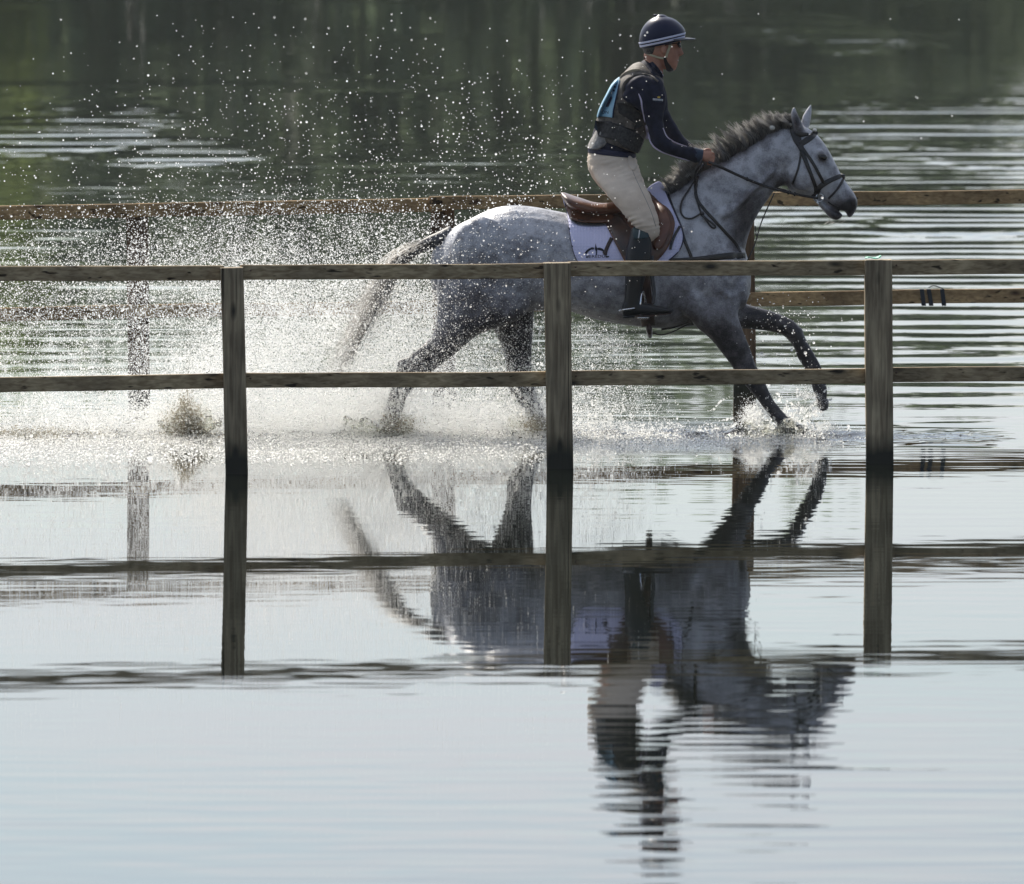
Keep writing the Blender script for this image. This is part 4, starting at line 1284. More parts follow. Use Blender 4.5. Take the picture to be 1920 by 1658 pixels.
HAIRD = mat('dark_hair', (0.035, 0.030, 0.030), 0.6)
mb = MB()
loft(mb, [(1206,84,1240,84,.074), (1205,92,1238,90,.072), (1208,100,1232,97,.064), (1212,106,1224,103,.05)], n=16, endcap=(.2, .4))
mb.build('hair', noisy(HAIRD, (0.03, 0.027, 0.027), (0.12, 0.11, 0.10), scale=90), rider)

# shirt: trunk and both sleeves in one cloth
SHIRT = noisy(mat('navy_shirt', rough=0.75, spec=0.2, sheen=0.03), (0.006, 0.008, 0.020), (0.014, 0.017, 0.038), scale=25, bump=0.3, bdist=0.006, bscale=28)
b = MB()
loft(b, [(1104,284,1188,290,.160), (1108,262,1196,272,.155), (1116,236,1206,246,.155), (1130,200,1224,210,.165), (1145,172,1238,182,.180), (1166,146,1244,158,.185),
         (1190,126,1243,147,.145), (1205,114,1240,138,.075)], n=26, ex=2.2, endcap=(.15, .3))
loft(b, [(1170,168,1212,140,.070,-.155), (1167,182,1240,150,.078,-.17), (1180,195,1248,180,.072,-.195), (1200,208,1247,202,.062,-.20), (1209,228,1244,224,.056,-.205), (1216,250,1246,240,.054,-.215),
         (1224,272,1252,254,.052,-.22), (1242,286,1264,267,.048,-.21), (1266,293,1284,274,.044,-.19), (1290,301,1301,276,.040,-.175), (1306,306,1313,281,.036,-.162)], n=20, ex=2.1, endcap=(.4, .15))
loft(b, [(1200,158,1240,148,.070,.165), (1212,188,1251,178,.066,.20), (1224,215,1253,205,.056,.22), (1240,244,1266,230,.050,.215), (1262,268,1280,252,.046,.19), (1288,290,1300,272,.040,.16), (1303,301,1311,281,.036,.14)], n=18, endcap=(.4, .15))
me = remesh(b, 'shirt', 0.0062, 4, 0.5)
# soft folds
ruffle(me, lambda p: noise.noise(Vector((p.x * 22, p.y * 9, p.z * 26))) * 0.0045 + noise.noise(Vector((p.x * 9 + p.z * 14, p.y * 6, 3))) * 0.004)
mesh_obj('shirt', me, SHIRT, rider)
SHB = bvh_of(me)
PIPE = mat('pale_lilac_piping', (0.55, 0.50, 0.66), 0.7)
mb = MB(); strap(mb, [(1197.5,176), (1202,188), (1204,202), (1207,216), (1210,230), (1213,244), (1218,260), (1226,274), (1240,284), (1258,291), (1276,297), (1294,302)], [1.5, 3.2, 3, 3, 3.2, 3.6, 4.5, 5, 4, 3, 2.6, 2], SHB, 0.0, 0.003)
mb.build('sleeve_piping', PIPE, rider)
mb = MB(); strap(mb, [(1243,240), (1250,256), (1262,265), (1276,271), (1288,275)], [1.6, 2.4, 2.4, 2, 1.4], SHB, 0.0, 0.003); mb.build('sleeve_piping', PIPE, rider)
fixn(drape([(1198,245), (1208,236), (1213,236), (1216,252), (1214,262), (1206,254)], SHB, 0.002, 0.004, step=3).build('side_panel', PIPE, rider))
CUFF = mat('teal_navy_cuff', (0.015, 0.032, 0.065), 0.7)
for s, sx in ((-1, 0), (1, -6)):
    mb = MB(); loft(mb, [(1296 + sx,303,1302 + sx,276,.040,s*-s and s*.166 if False else s*.168 if s<0 else .155), (1306 + sx,305,1312 + sx,279,.038,-.160 if s<0 else .145), (1315 + sx,306,1319 + sx,281,.034,-.154 if s<0 else .14)], n=18, endcap=(.1, .1))
    mb.build('cuff', CUFF, rider)
# collar
mb = MB(); strap(mb, [(1209,107), (1215,114), (1223,122), (1231,131), (1238,141), (1242,146)], [5, 9, 10, 10, 9, 6], SHB, 0.001, 0.010); mb.build('collar', SHIRT, rider)
mb = MB(); strap(mb, [(1211,104), (1218,109), (1226,117), (1234,127), (1241,138), (1243,144)], [2.5, 3, 3, 3, 3, 2.5], SHB, 0.002, 0.008); mb.build('collar_edging', mat('white_lilac_trim', (0.60, 0.60, 0.78), 0.6), rider)

# body protector
VEST = noisy(mat('grey_brown_vest', rough=0.7), (0.060, 0.052, 0.044), (0.15, 0.13, 0.11), scale=30, bump=0.4, bdist=0.003, bscale=220)
VBLK = noisy(mat('black_vest_mesh', rough=0.6), (0.010, 0.010, 0.012), (0.035, 0.035, 0.036), scale=60, bump=0.5, bdist=0.003, bscale=260)
b = MB()
loft(b, [(1118,258,1198,288,.172), (1117,240,1208,264,.170), (1119,222,1220,235,.172), (1136,184,1236,196,.186), (1150,162,1243,172,.196), (1163,144,1245,158,.192),
         (1184,122,1243,148,.150), (1198,116,1236,140,.095)], n=30, ex=2.35, endcap=(.02, .1))
me = remesh(b, 'body_protector', 0.0062, 2, 0.5)
kill = []
bm = bmesh.new(); bm.from_mesh(me)
# armhole: the sleeve comes out here
for f in list(bm.faces):
    c = f.calc_center_median()
    uu = 960 + 330 * c.x; vv = 815 - 329 * c.z
    for side_, cx_, cy_, ra, rb in ((-1, 1208, 172, 38, 36), (1, 1222, 168, 34, 34)):
        if (c.y - 60) * side_ > 0.05 and ((uu - cx_) / ra) ** 2 + ((vv - cy_) / rb) ** 2 < 1: kill.append(f); break
bmesh.ops.delete(bm, geom=list(set(kill)), context='FACES')
bm.to_mesh(me); bm.free()
vo_ = mesh_obj('body_protector', me, VEST, rider)
VB = bvh_of(me, *[o.data for o in rider.children if o.name.startswith('shirt')])
# dark side lacing segments and waist band
def seg(pts, m, nm, th=0.009, pf=0.002): fixn(drape(pts, VB, 0.0, th, step=4, puff=pf, smooth_it=10, closed_curve=False).build(nm, m, rider))
seg([(1157,193), (1182,194), (1200,214), (1206,236), (1190,243), (1176,222), (1160,212)], VBLK, 'side_segment')
seg([(1172,219), (1192,233), (1188,243), (1170,238)], VEST, 'side_segment', .012)
seg([(1118,227), (1147,228), (1152,236), (1176,240), (1180,262), (1150,262), (1122,256)], VBLK, 'waist_segment')
seg([(1160,236), (1198,252), (1207,262), (1196,288), (1168,276), (1156,262)], noisy(mat('dark_grey_vest', rough=0.7), (0.022, 0.022, 0.024), (0.055, 0.055, 0.055), scale=80, bump=0.5, bdist=0.003, bscale=240), 'front_segment', .012)
seg([(1116,226), (1132,229), (1137,244), (1122,250), (1114,240)], CUFF, 'back_segment', .009)
mb = MB(); strap(mb, [(1116,229), (1135,231), (1152,233), (1175,240), (1192,246)], 5, VB, 0.004, 0.006); mb.build('waist_strap', VBLK, rider)
mb = MB(); strap(mb, [(1163,147), (1172,139), (1186,133), (1200,131)], [5, 7, 7, 4], VB, 0.002, 0.008); mb.build('shoulder_flap', mat('beige_shoulder_flap', (0.30, 0.26, 0.19), 0.7), rider)
mb = MB(); strap(mb, [(1168,170), (1170,158), (1178,149), (1190,143), (1204,140), (1220,143), (1234,153)], [5, 6, 6, 5, 5, 5, 4], VB, 0.001, 0.010); mb.build('armhole_binding', VEST, rider)
# pale blue number bib on the back
BIB = noisy(mat('pale_blue_bib', rough=0.6), (0.20, 0.42, 0.58), (0.33, 0.56, 0.70), scale=12, bump=0.3, bdist=0.004, bscale=14)
o = fixn(drape([(1160,147), (1163,152), (1156,180), (1150,205), (1148,221), (1134,219), (1119,218), (1124,202), (1136,178), (1149,154)], VB, 0.003, 0.004, step=3, closed_curve=False, fallback=-0.01).build('number_bib', BIB, rider))
BB = bvh_of(o.data, me)
mb = MB(); strap(mb, [(1162,150), (1157,176), (1151,204), (1149,221)], 2.6, VB, 0.006, 0.004); mb.build('bib_edging', NAVY, rider)
mb = MB()
loft(mb, [(1160,145,1164,152,.06,0), (1148,156,1152,160,.13,0), (1136,178,1140,181,.15,0), (1124,202,1128,204,.14,0), (1119,218,1122,220,.13,0)], n=14, ex=3)
mb.build('bib_back', BIB, rider)
lettering('ON', 1134.5, 213.5, 6, BB, 'bib_lettering', NAVY, rider, ang=0.03, sx=1.0)
onsurf([[(1146,179), (1148,184), (1143,195), (1141,200), (1136,201), (1137,196), (1141,188)]], BB, 'bib_digit', NAVY, rider, gap=.004)
onsurf([[(1151,161), (1155,162), (1154,165), (1150,164)], [(1150,168), (1153,169), (1152,172), (1149,171)]], BB, 'bib_digit', NAVY, rider, gap=.004)
# small print on the sleeve: a row of short white letters under a yellow crown
WHT = mat('white_print', (0.75, 0.77, 0.82), 0.5)
rr_ = np.random.default_rng(5)
pl = []
x_ = 1224.2
while x_ < 1242:
    w_ = rr_.uniform(1.0, 1.9)
    pl.append([(x_, 184.6 + (x_ - 1224) * .09), (x_ + w_, 184.6 + (x_ - 1224) * .09), (x_ + w_ * .8, 188.4 + (x_ - 1224) * .09), (x_ + w_ * .1, 188.4 + (x_ - 1224) * .09)])
    x_ += w_ + 0.55
onsurf(pl, SHB, 'sleeve_print', WHT, rider, gap=.002, step=1.0)
onsurf([[(1225,190), (1242,192), (1242,192.8), (1225,190.8)]], SHB, 'sleeve_print_line', CUFF, rider, gap=.002, step=1.0)
onsurf([[(1233,183.8), (1232.2,180.8), (1234,182), (1235.2,180), (1236.4,182), (1238.2,181), (1237.4,184.2)]], SHB, 'sleeve_crown', mat('yellow_print', (0.70, 0.50, 0.05), 0.5), rider, gap=.002, step=1.0)

# pale shirt tail hanging below the vest at the back
TAILM = noisy(mat('grey_shirt_tail', rough=0.8), (0.16, 0.155, 0.155), (0.34, 0.33, 0.31), scale=40, bump=0.5, bdist=0.006, bscale=30)
b = MB()
loft(b, [(1121,228,1140,234,.12,0), (1113,250,1150,258,.145,0), (1103,270,1146,270,.160,0), (1101,278,1128,279,.160,0)], n=20, ex=2.4, endcap=(.05, .05))
b.build('shirt_tail', TAILM, rider)
# belt
mb = MB(); loft(mb, [(1103,276,1192,286,.165), (1102,286,1193,296,.168)], n=26, ex=2.3, endcap=(.02, .02)); mb.build('belt', NAVY, rider)

# breeches
BREECH = noisy(mat('cream_breeches', rough=0.8), (0.60, 0.50, 0.40), (0.74, 0.635, 0.52), scale=10, bump=0.25, bdist=0.006, bscale=40)
b = MB()
loft(b, [(1103,284,1191,290,.160), (1101,302,1196,306,.180), (1106,325,1197,326,.185), (1120,346,1198,344,.165), (1138,362,1195,358,.13)], n=26, ex=2.25, endcap=(.1, .3))
for s in (-1, 1):
    loft(b, [(1108,318,1196,308,.085,s*.10), (1118,340,1204,332,.092,s*.17), (1135,362,1214,356,.092,s*.23), (1154,385,1225,379,.085,s*.28), (1173,408,1233,404,.074,s*.315),
             (1184,422,1237,424,.064,s*.33), (1194,432,1236,441,.054,s*.335), (1205,442,1226,450,.045,s*.335)], n=22, ex=2.15)
me = remesh(b, 'breeches', 0.0068, 4, 0.5)
def breech_fold(p):
    uu = 960 + 330 * p.x; vv = 815 - 329 * p.z
    d = noise.noise(Vector((p.x * 12, p.y * 8, p.z * 30))) * 0.004
    k = math.exp(-((vv - 415) / 14) ** 2) + 0.8 * math.exp(-((vv - 300) / 12) ** 2) + 0.6 * math.exp(-(((uu - 1180) / 30) ** 2 + ((vv - 325) / 22) ** 2))
    d += k * 0.006 * (0.4 + noise.noise(Vector((p.x * 7, p.y * 5, p.z * 16)))) * math.sin(vv * 0.75 + uu * 0.2 + 5 * noise.noise(Vector((p.x * 5, p.y * 5, p.z * 7))))
    return d
ruffle(me, breech_fold)
mesh_obj('breeches', me, BREECH, rider)
BRB = bvh_of(me)
mb = MB(); strap(mb, [(1180,300), (1190,330), (1205,362), (1220,395), (1230,425)], 1.2, BRB, 0.0, 0.002); mb.build('side_seam', mat('seam_thread', (0.34, 0.31, 0.28), 0.8), rider)
fixn(drape([(1178,293), (1186,296), (1194,312), (1188,320), (1179,312)], BRB, 0.001, 0.004, step=3).build('pocket', BREECH, rider))

# boots and half visible spurs
BOOT = mat('black_boot_leather', (0.006, 0.008, 0.011), 0.42, 0.35, coat=0.08)
TEAL = mat('dark_teal_boot_panel', (0.010, 0.035, 0.042), 0.5)
for s in (-1, 1):
    b = MB()
    loft(b, [(1184,428,1216,438,.056,s*.345), (1180,446,1221,448,.062,s*.355), (1173,478,1221,480,.064,s*.37), (1172,505,1214,507,.058,s*.38), (1172,530,1207,531,.050,s*.385),
             (1171,556,1202,556,.044,s*.39), (1169,574,1206,568,.043,s*.39)], n=20, ex=2.2, endcap=(.15, .4))
    loft(b, [(1176,562,1170,592,.040,s*.39), (1196,564,1188,592,.043,s*.39), (1222,571,1216,591,.046,s*.40), (1245,576,1242,589,.044,s*.405), (1260,579,1260,587,.032,s*.41)], n=18, ex=2.5, endcap=(.5, .8))
    me = remesh(b, 'boot', 0.0058, 3, 0.5)
    o = mesh_obj('boot', me, BOOT, rider)
    if s < 0: BTB = bvh_of(me)
    mb = MB()
    loft(mb, [(1168,590,1168,597,.036,s*.39), (1190,591,1190,597,.038,s*.39)], n=14, ex=3, endcap=(.1, .1)); mb.build('boot_heel', BOOT, o)
    mb = MB(); loft(mb, [(1192,591,1192,594,.04,s*.395), (1225,590,1225,593,.045,s*.40), (1258,586,1258,589,.034,s*.41)], n=14, ex=3, endcap=(.2, .6)); mb.build('boot_sole', DTAN, o)
    mb = MB()
    tube(mb, [W(1190,578,60 + s * .437), W(1178,580,60 + s * .435), W(1168,581,60 + s * .42), W(1166,581,60 + s * .39), W(1168,581,60 + s * .355)], .005, n=6)
    tube(mb, [W(1167,581,60 + s * .39), W(1160,583,60 + s * .39)], .005, n=6)
    mb.build('spur', STEEL, o)
fixn(drape([(1187,428), (1192,423.5), (1202,424), (1211,432), (1217,444), (1204,448), (1190,449), (1186,440)], BTB, 0.001, 0.004, step=3, fallback=-.33).build('boot_top_panel', TEAL, rider))
mb = MB(); strap(mb, [(1199.5,425), (1198.8,436), (1197,447)], 2.2, BTB, 0.006, 0.003); mb.build('boot_zip', mat('pale_zip', (0.6, 0.62, 0.62), 0.4), rider)

# helmet with double white stripe, peak, harness; dark glasses
HEL = mat('navy_helmet', (0.006, 0.010, 0.042), 0.38, 0.3, coat=0.08)
hel = MB()
hs = [(1205,92,1281,75,.097), (1199,84,1285,66,.110), (1199,68,1284,56,.115), (1205,52,1276,45,.106), (1216,39,1264,36,.082), (1229,31,1250,31,.042)]
loft(hel, hs, n=30, sub=5, endcap=(.02, .35))
ho = hel.build('helmet', HEL, rider)
WS = mat('white_lilac_stripe', (0.75, 0.77, 0.95), 0.5)
def band(t0, t1, nm, m, out=1.02):
    A0, A1 = np.array((1201.5, 90.5, 1283, 72.5)), np.array((1196.7, 76.5, 1285.6, 57.0))
    secs = []
    for t in (t0, (t0 + t1) / 2, t1):
        q = A0 * (1 - t) + A1 * t
        c = np.array([(q[0] + q[2]) / 2, (q[1] + q[3]) / 2]); e = (q[:2] - q[2:]) / 2 * out
        secs.append((*(c + e), *(c - e), (.104 + .011 * min(1, t * 1.6)) * out))
    mb = MB(); loft(mb, secs, n=32, sub=2, endcap=(0.001, 0.001)); mb.build(nm, m, rider)
band(0.10, 0.36, 'helmet_stripe', WS)
band(0.36, 0.52, 'helmet_band', NAVY, 1.017)
band(0.52, 0.76, 'helmet_stripe', WS)
mb = MB()
n_ = 14; vs = []
for k in range(n_ + 1):
    a = -1.25 + 2.5 * k / n_
    r0_, r1_ = 0.098, 0.098 + 0.062 * math.cos(a) ** 0.6
    for r_ in (r0_, r1_):
        cx_ = W(1252, 73).x
        px_ = cx_ + r_ * math.cos(a) * 0.98 ; py_ = 60 + r_ * math.sin(a) * 1.0
        drop = (r_ - r0_) * 0.10
        z_ = W(1281, 73.5).z - drop + 0.010 * math.cos(a)
        vs.append((px_, py_, z_)); vs.append((px_, py_, z_ - 0.006))
fs = []
for k in range(n_):
    a_, b_ = 4 * k, 4 * k + 4
    fs += [(a_, a_ + 2, b_ + 2, b_), (a_ + 1, b_ + 1, b_ + 3, a_ + 3), (a_ + 2, a_ + 3, b_ + 3, b_ + 2), (a_, b_, b_ + 1, a_ + 1)]
fs += [(0, 1, 3, 2), (4 * n_, 4 * n_ + 2, 4 * n_ + 3, 4 * n_ + 1)]
mb.add(vs, fs); fixn(mb.build('helmet_peak', mat('grey_peak', (0.07, 0.075, 0.09), 0.4), rider))
mb = MB(); ellipsoid(mb, W(1230, 28.5), (.016, .016, .006), 10, 6); mb.build('helmet_button', NAVY, rider)
HARN = mat('beige_harness', (0.50, 0.45, 0.30), 0.7)
pair('chin_strap', [(1258,80), (1255,90), (1251,100), (1249,108)], 5, BODYB, 0.003, 0.005, HARN, rider)
pair('nape_strap', [(1212,100), (1222,104), (1234,108), (1246,110)], 4, BODYB, 0.003, 0.005, HARN, rider)
mb = MB()
strap(mb, [(1246,108), (1249,118), (1254,127), (1258,131)], [5, 7, 11, 8], BODYB, 0.002, 0.008, both=True)
ellipsoid(mb, W(1256, 130, 60), (.024, .040, .016), 12, 8)
mb.build('chin_cup', BLK, rider)
GL = mat('dark_glass', (0.01, 0.01, 0.012), 0.08, 0.8)
for s in (-1, 1):
    mb = MB(); ellipsoid(mb, W(1273.5, 84, 60 + s * .036), (.012, .032, .019), 14, 8, Matrix.Rotation(-0.2, 3, 'Y')); mb.build('sunglasses_lens', GL, rider)
    mb = MB(); tube(mb, [W(1272, 81, 60 + s * .062), W(1262, 82, 60 + s * .078), W(1247, 85, 60 + s * .082)], .003, n=6); mb.build('sunglasses_arm', GL, rider)
TOOTH = mat('teeth', (0.7, 0.68, 0.62), 0.4)
mb = MB(); ellipsoid(mb, W(1270.5, 113.2, 60), (.006, .016, .0035), 10, 6); mb.build('teeth', TOOTH, rider)
# ------------------------------------------------------------------ spray thrown up along the track
def drop_mat(name, col, rough=0.35, tl=0.45):
    m = bpy.data.materials.new(name); m.use_nodes = True
    t = m.node_tree; N = t.nodes.new; L = t.links.new
    b = t.nodes['Principled BSDF']
    b.inputs['Base Color'].default_value = (*col, 1)
    b.inputs['Roughness'].default_value = rough
    b.inputs['IOR'].default_value = 1.333
    b.inputs['Transmission Weight'].default_value = 1.0
    tr = N('ShaderNodeBsdfTranslucent'); tr.inputs[0].default_value = (*col, 1)
    mx = N('ShaderNodeMixShader'); mx.inputs[0].default_value = tl
    L(b.outputs[0], mx.inputs[1]); L(tr.outputs[0], mx.inputs[2]); L(mx.outputs[0], t.nodes['Material Output'].inputs[0])
    return m
DROP = drop_mat('water_drops', (0.97, 0.97, 0.95))
MUD = drop_mat('muddy_drops', (0.30, 0.27, 0.20), 0.5, 0.6)

# one water drop: a rounded 20-sided bead, instanced on every drop position
def points_obj(name, P, R, m, label, cat):
    me = bpy.data.meshes.new(name)
    me.vertices.add(len(P)); me.vertices.foreach_set('co', P.astype(np.float32).ravel())
    at = me.attributes.new('drop_radius', 'FLOAT', 'POINT'); at.data.foreach_set('value', R.astype(np.float32))
    me.update()
    o = mesh_obj(name, me, m, smooth=False)
    ng = bpy.data.node_groups.new(name + '_drops', 'GeometryNodeTree')
    ng.interface.new_socket('Geometry', in_out='INPUT', socket_type='NodeSocketGeometry')
    ng.interface.new_socket('Geometry', in_out='OUTPUT', socket_type='NodeSocketGeometry')
    gi = ng.nodes.new('NodeGroupInput'); go = ng.nodes.new('NodeGroupOutput')
    mp = ng.nodes.new('GeometryNodeMeshToPoints')
    na = ng.nodes.new('GeometryNodeInputNamedAttribute'); na.data_type = 'FLOAT'; na.inputs['Name'].default_value = 'drop_radius'
    sm = ng.nodes.new('GeometryNodeSetMaterial'); sm.inputs['Material'].default_value = m
    l = ng.links.new
    l(gi.outputs[0], mp.inputs['Mesh']); l(na.outputs['Attribute'], mp.inputs['Radius'])
    l(mp.outputs[0], sm.inputs[0]); l(sm.outputs[0], go.inputs[0])
    md = o.modifiers.new('drops', 'NODES'); md.node_group = ng
    tag(o, label, cat, kind='stuff')
    return o
def Wv(px, py, Y):
    up = 829.0 - py; dx = px - 960.0
    dyv = F * CA + up * SA; dz = -F * SA + up * CA
    t = Y / dyv
    return np.stack([dx * t, Y, CAM_H + dz * t], 1)

GX, GY = np.meshgrid(np.arange(-80, 1960, 5.0), np.arange(20, 880, 5.0))
def fbm(xx, yy, seed, s0=140.0, oct_=4):
    r = np.random.default_rng(seed); out = np.zeros_like(xx); a = 1.0; tot = 0
    for o_ in range(oct_):
        n = 64
        g = r.uniform(-1, 1, (n, n))
        s = s0 / 2 ** o_
        u = (xx / s) % n; v = (yy / s) % n
        i = np.floor(u).astype(int) % n; j = np.floor(v).astype(int) % n
        fu = u - np.floor(u); fv = v - np.floor(v); fu = fu * fu * (3 - 2 * fu); fv = fv * fv * (3 - 2 * fv)
        out += a * ((g[j, i] * (1 - fu) + g[j, (i + 1) % n] * fu) * (1 - fv) + (g[(j + 1) % n, i] * (1 - fu) + g[(j + 1) % n, (i + 1) % n] * fu) * fv)
        tot += a; a *= 0.6
    return out / tot
def G(cx, cy, sx, sy, a=1.0, ang=0.0):
    ca, sa = math.cos(ang), math.sin(ang)
    p = ((GX - cx) * ca + (GY - cy) * sa) / sx; q = (-(GX - cx) * sa + (GY - cy) * ca) / sy
    return a * np.exp(-(p * p + q * q))
def sample(D, n, seed, depth=0.42, y0=60.08):
    r = np.random.default_rng(seed)
    D = np.maximum(D, 0); p = (D / D.sum()).ravel()
    idx = r.choice(p.size, n, p=p)
    px = GX.ravel()[idx] + r.uniform(-2.5, 2.5, n); py = GY.ravel()[idx] + r.uniform(-2.5, 2.5, n)
    Y = y0 + np.clip(r.normal(0, depth, n), -2.2 * depth, 2.6 * depth)
    P = Wv(px, py, Y)
    return P, px, py
nz1 = fbm(GX, GY, 11, 150); nz2 = fbm(GX * 1.0 + GY * 0.6, GY - GX * 0.25, 12, 60)
yt = np.interp(GX, [-80, 0, 200, 400, 600, 800, 950, 1060, 1150, 1250, 1300], [400, 380, 365, 345, 335, 370, 440, 560, 620, 700, 790])
hgt = np.clip((GY - yt) / (815 - yt), 0, 1.1)
cloud = hgt ** 1.35 * np.interp(GX, [-80, 220, 330, 450, 700, 950, 1060, 1150, 1260, 1300], [0.42, 0.42, 1.00, 1.1, 1.0, 0.8, 0.55, 0.30, 0.14, 0.0])
cloud *= np.clip(1 + 1.1 * nz1 + 0.5 * nz2, 0.15, 3)
cloud += G(395, 690, 70, 90, 0.55, 0.2) + G(560, 640, 120, 110, 0.35) + G(660, 760, 110, 30, 0.9, -0.15) + G(870, 775, 90, 26, 1.1) + G(470, 790, 90, 30, 0.7)
cloud += G(150, 790, 190, 32, 0.9) + G(1010, 770, 40, 26, .5) + G(1130, 640, 70, 26, 0.5, 0.3) + G(1100, 760, 90, 60, .35)
cloud *= (GY < 838)
front = G(1500, 765, 24, 32, 1.0, 0.3) + G(1440, 782, 34, 12, 0.6) + G(1542, 735, 12, 22, .35) + G(1412, 772, 16, 20, .35) + G(1490, 800, 60, 7, .8)
front *= (GY < 812) * np.clip(0.6 + 2.2 * nz2, .02, 3)
P, px, py = sample(cloud, 300000, 21)
R = np.random.default_rng(22).lognormal(math.log(0.00165), 0.35, len(P))
ok = P[:, 2] > 0.004
points_obj('fine_spray', P[ok], R[ok], DROP, 'fine white spray hanging behind the galloping horse', 'spray')
mid = cloud ** 1.0 * 0.8 + 0.02
yt2 = yt - 15
mid = np.clip((GY - yt2) / (815 - yt2), 0, 1) ** 1.3 * np.interp(GX, [-80, 300, 700, 1000, 1080, 1200, 1290], [.45, .75, 1, .9, .35, .15, 0]) * np.clip(1 + 0.7 * nz1 + .5 * nz2, .2, 3) * (GY < 838)
mid += G(900, 520, 130, 90, 0.6) + G(300, 520, 300, 80, .25)
P, px, py = sample(mid, 44000, 23)
R = np.random.default_rng(24).lognormal(math.log(0.0021), 0.42, len(P))
ok = P[:, 2] > 0.006
points_obj('water_spray', P[ok], R[ok], DROP, 'bright water drops thrown up by the hooves behind the horse', 'spray')
up = np.clip((GY - 20) / 420, 0, 1) ** 2.2 * np.interp(GX, [-80, 0, 300, 700, 950, 1130, 1200, 1300], [.3, .45, .8, 1.0, 0.9, .35, .08, 0]) * (GY < 560)
up += G(700, 200, 200, 120, 0.16) + G(430, 270, 300, 130, 0.28) + G(930, 310, 140, 110, 0.35)
up *= np.clip(1 + 1.0 * nz2, .2, 3)
P1, a_, b_ = sample(up, 4600, 25, depth=0.6)
legd = G(1450, 600, 60, 30, 1.0) + G(1500, 650, 34, 60, 1.2) + G(1430, 650, 40, 60, .5) + G(1410, 600, 30, 60, .4) + G(1560, 600, 60, 40, .08)
P2, a_, b_ = sample(legd, 330, 26, depth=0.25, y0=59.95)
P3, a_, b_ = sample(G(1140, 220, 130, 150, 1) + G(1150, 430, 130, 130, .8) + G(1300, 350, 200, 200, .05), 170, 28, depth=.35, y0=59.4)
P = np.vstack([P1, P2, P3])
R = np.random.default_rng(27).lognormal(math.log(0.0023), 0.40, len(P))
points_obj('large_drops', P, R, DROP, 'scattered large water drops flying above and around the horse', 'spray')
# some drops fly well in front of and behind the plane of focus
r_ = np.random.default_rng(30)
n = 130
px = r_.uniform(60, 1800, n); py = r_.uniform(20, 330, n) ; Y = np.where(r_.random(n) < 0.5, r_.uniform(48, 53, n), r_.uniform(66, 72, n))
keep = r_.random(n) < np.where(px > 1250, .35, 1)
P = Wv(px, py, Y)[keep]
points_obj('stray_drops', P, np.full(len(P), 0.0036), DROP, 'a few soft out-of-focus water drops high over the lake', 'spray')
P, px, py = sample(front, 7500, 31, depth=0.16, y0=59.93)
R = np.random.default_rng(32).lognormal(math.log(0.0014), 0.35, len(P))
ok = P[:, 2] > 0.004
points_obj('front_splash', P[ok], R[ok], DROP, 'small white splash bursting round the front hooves', 'spray')
# muddy jets
mud = G(348, 806, 26, 26, 1.0) + G(344, 775, 9, 24, .9, 0.15) + G(366, 790, 10, 22, .6, -0.3) + G(395, 825, 40, 8, .9) + G(745, 796, 24, 16, .3) + G(1005, 796, 26, 12, .3) + G(60, 820, 120, 12, .4)
mud *= (GY < 842) * np.clip(1 + 1.2 * nz2, .1, 3)
P, px, py = sample(mud, 26000, 33, depth=0.12, y0=59.75)
R = np.random.default_rng(34).lognormal(math.log(0.0021), 0.35, len(P))
ok = P[:, 2] > 0.004
points_obj('muddy_splash', P[ok], R[ok], MUD, 'brownish muddy jets of water left by the hooves', 'spray')
# foam and fallen drops dancing on the churned surface
r_ = np.random.default_rng(35)
n = 120000
X = r_.uniform(-3.4, 2.0, n); Yv = 59.85 + r_.normal(0, 0.42, n)
nearer = r_.random(n) < 0.35
Yv = np.where(nearer, 59.9 - np.abs(r_.normal(0, 1.15, n)) * np.clip(0.9 - X * 0.35, .3, 1.5), Yv)
dens = np.interp(X, [-3.4, -1.5, 0.0, 0.4, 1.2, 1.5, 1.8, 2.0], [1, 1, .9, .6, .25, .5, .2, 0]) * np.clip(1 + 1.4 * fbm(X * 300, Yv * 900, 36, 120), .05, 3) / 2
ok = (r_.random(n) < dens) & (Yv > 57.35)
X, Yv = X[ok], Yv[ok]
Zv = 0.002 + np.abs(r_.normal(0, 0.016, len(X)))
P = np.stack([X, Yv, Zv], 1)
R = r_.lognormal(math.log(0.0026), 0.45, len(P))
points_obj('foam', P, R, DROP, 'white foam and falling drops along the churned water track', 'foam')

# strings and ragged sheets of water flung from each hoof print: drops strung along short ballistic arcs
r_ = np.random.default_rng(41)
pts, rs = [], []
def jets(ox, oy, n, a0, a1, v0, v1, yc, sx=10, tmax=1.0):
    for k in range(n):
        a = math.radians(r_.uniform(a0, a1)); v = r_.uniform(v0, v1) * r_.uniform(.5, 1)
        x0_, y0_ = ox + r_.normal(0, sx), oy + r_.normal(0, 3)
        t0 = r_.uniform(0.05, tmax); m_ = r_.integers(8, 34); dt = r_.uniform(0.05, 0.22)
        t = t0 + np.sort(r_.uniform(0, dt, m_))
        X_ = x0_ + v * math.cos(a) * t + r_.normal(0, 0.9, m_); Y_ = y0_ - v * math.sin(a) * t + 0.5 * 300 * t * t + r_.normal(0, 0.9, m_)
        dpt = yc + r_.normal(0, .12) + r_.normal(0, .02, m_) + r_.uniform(-.5, .5) * t
        ok = (Y_ < 812) & (X_ < 1560)
        if ok.sum() < 3: continue
        pts.append(Wv(X_[ok], Y_[ok], dpt[ok])); rs.append(r_.lognormal(math.log(0.0019), .45, int(ok.sum())))
jets(350, 812, 420, 50, 140, 120, 430, 59.8, 16)
jets(735, 808, 620, 80, 165, 140, 480, 59.85, 14)
jets(1000, 808, 420, 85, 160, 120, 400, 60.15, 12)
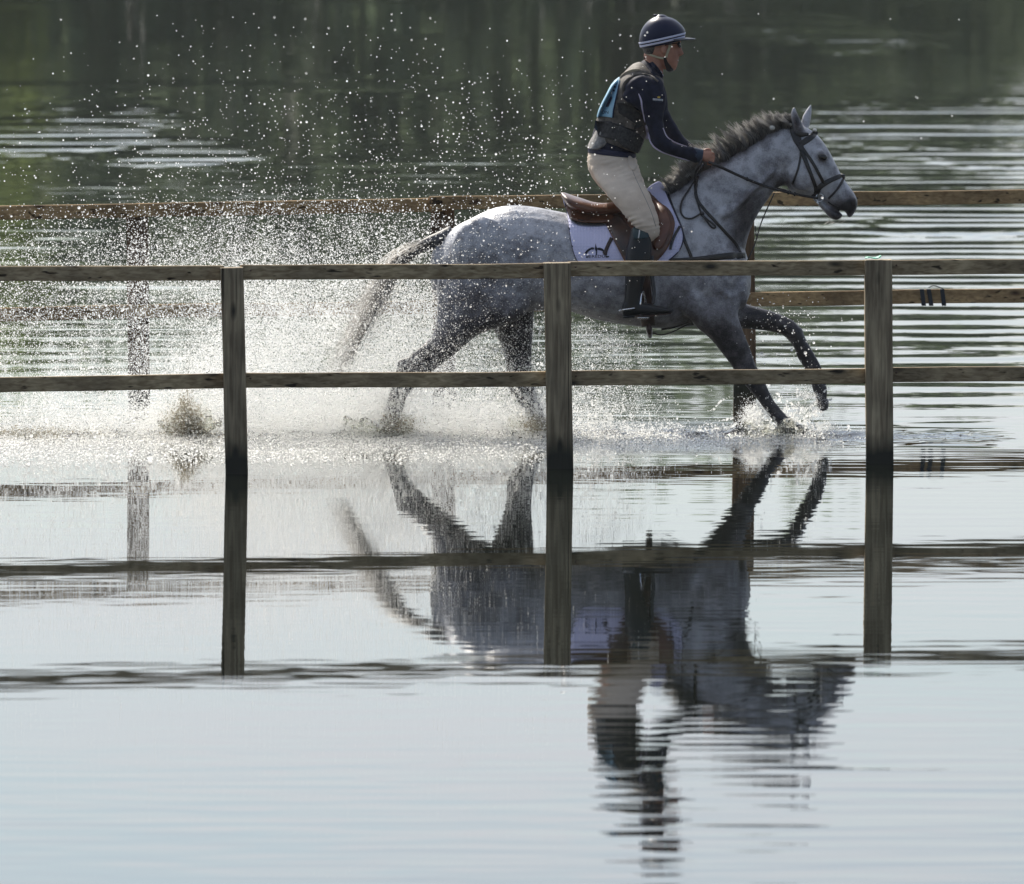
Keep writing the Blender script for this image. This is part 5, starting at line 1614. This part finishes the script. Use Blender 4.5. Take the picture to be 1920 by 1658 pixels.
jets(860, 815, 420, 40, 140, 80, 300, 60.0, 60)
jets(560, 815, 520, 60, 150, 100, 420, 60.0, 90)
jets(150, 818, 620, 40, 140, 80, 380, 60.0, 120)
jets(1455, 806, 170, 95, 165, 80, 260, 59.85, 14)
jets(1495, 806, 190, 45, 120, 90, 290, 59.9, 10)
jets(1120, 812, 200, 80, 150, 90, 330, 60.1, 40)
P = np.vstack(pts); R = np.concatenate(rs); ok = P[:, 2] > .004
points_obj('water_strings', P[ok], R[ok], DROP, 'strings of bright water flung up from the hoof prints', 'spray')

# glassy crowns of water round the hooves and in the last hoof prints
def crown(mb, px, py, Y, r0, hgt, lean, seed):
    c = W(px, py, Y); c.z = -0.01
    n, rows = 72, 9
    rr2 = np.random.default_rng(seed); phs = rr2.uniform(0, 6, 8)
    V = []
    for layer in (0.0, 0.004):
        for j in range(rows + 1):
            t = j / rows
            for i in range(n):
                a = 2 * math.pi * i / n
                lob = 0.55 + 0.45 * max(0, sum(math.sin(a * (k + 2) + phs[k]) / (k + 1.5) for k in range(8))) + 0.25 * noise.noise(Vector((math.cos(a) * 5, math.sin(a) * 5, seed)))
                hh = hgt * lob * t
                rad_ = r0 * (1 + 0.75 * t * t) + layer + 0.010 * noise.noise(Vector((math.cos(a) * 4, math.sin(a) * 4, t * 3 + seed)))
                V.append((c.x + rad_ * math.cos(a) * 1.15 + lean * t * t * hgt, c.y + rad_ * math.sin(a), c.z + hh))
    S = n * (rows + 1); fs = []
    for j in range(rows):
        for i in range(n):
            k = (i + 1) % n
            fs += [(j * n + i, j * n + k, (j + 1) * n + k, (j + 1) * n + i), (S + j * n + i, S + (j + 1) * n + i, S + (j + 1) * n + k, S + j * n + k)]
    for i in range(n):
        k = (i + 1) % n
        fs += [(rows * n + i, rows * n + k, S + rows * n + k, S + rows * n + i)]
    mb.add(V, fs)
GLASSW = drop_mat('thrown_water', (0.86, 0.87, 0.80), 0.06, 0.12)
for nm_, args in (('near forefoot', (1470, 814, 59.87, .085, .11, -.5, 1)), ('far forefoot', (1530, 812, 60.13, .05, .05, .2, 2)), ('near hind foot', (735, 818, 59.86, .10, .13, -.6, 3)),
                  ('far hind foot', (1018, 810, 60.14, .08, .10, -.5, 4)), ('old hoof print', (350, 818, 59.8, .09, .17, .1, 5))):
    mb = MB(); crown(mb, *args)
    o = fixn(mb.build('splash_crown', GLASSW)); tag(o, 'glassy crown of splashing water round the ' + {'near forefoot': 'reaching front hoof nearest the camera', 'far forefoot': 'water just left by the lifted front hoof', 'near hind foot': 'hindmost hoof under the tail', 'far hind foot': 'hind hoof below the belly beside the middle post', 'old hoof print': 'brown jet near the left fence post'}[nm_], 'splash', group='splash crowns round the hooves')
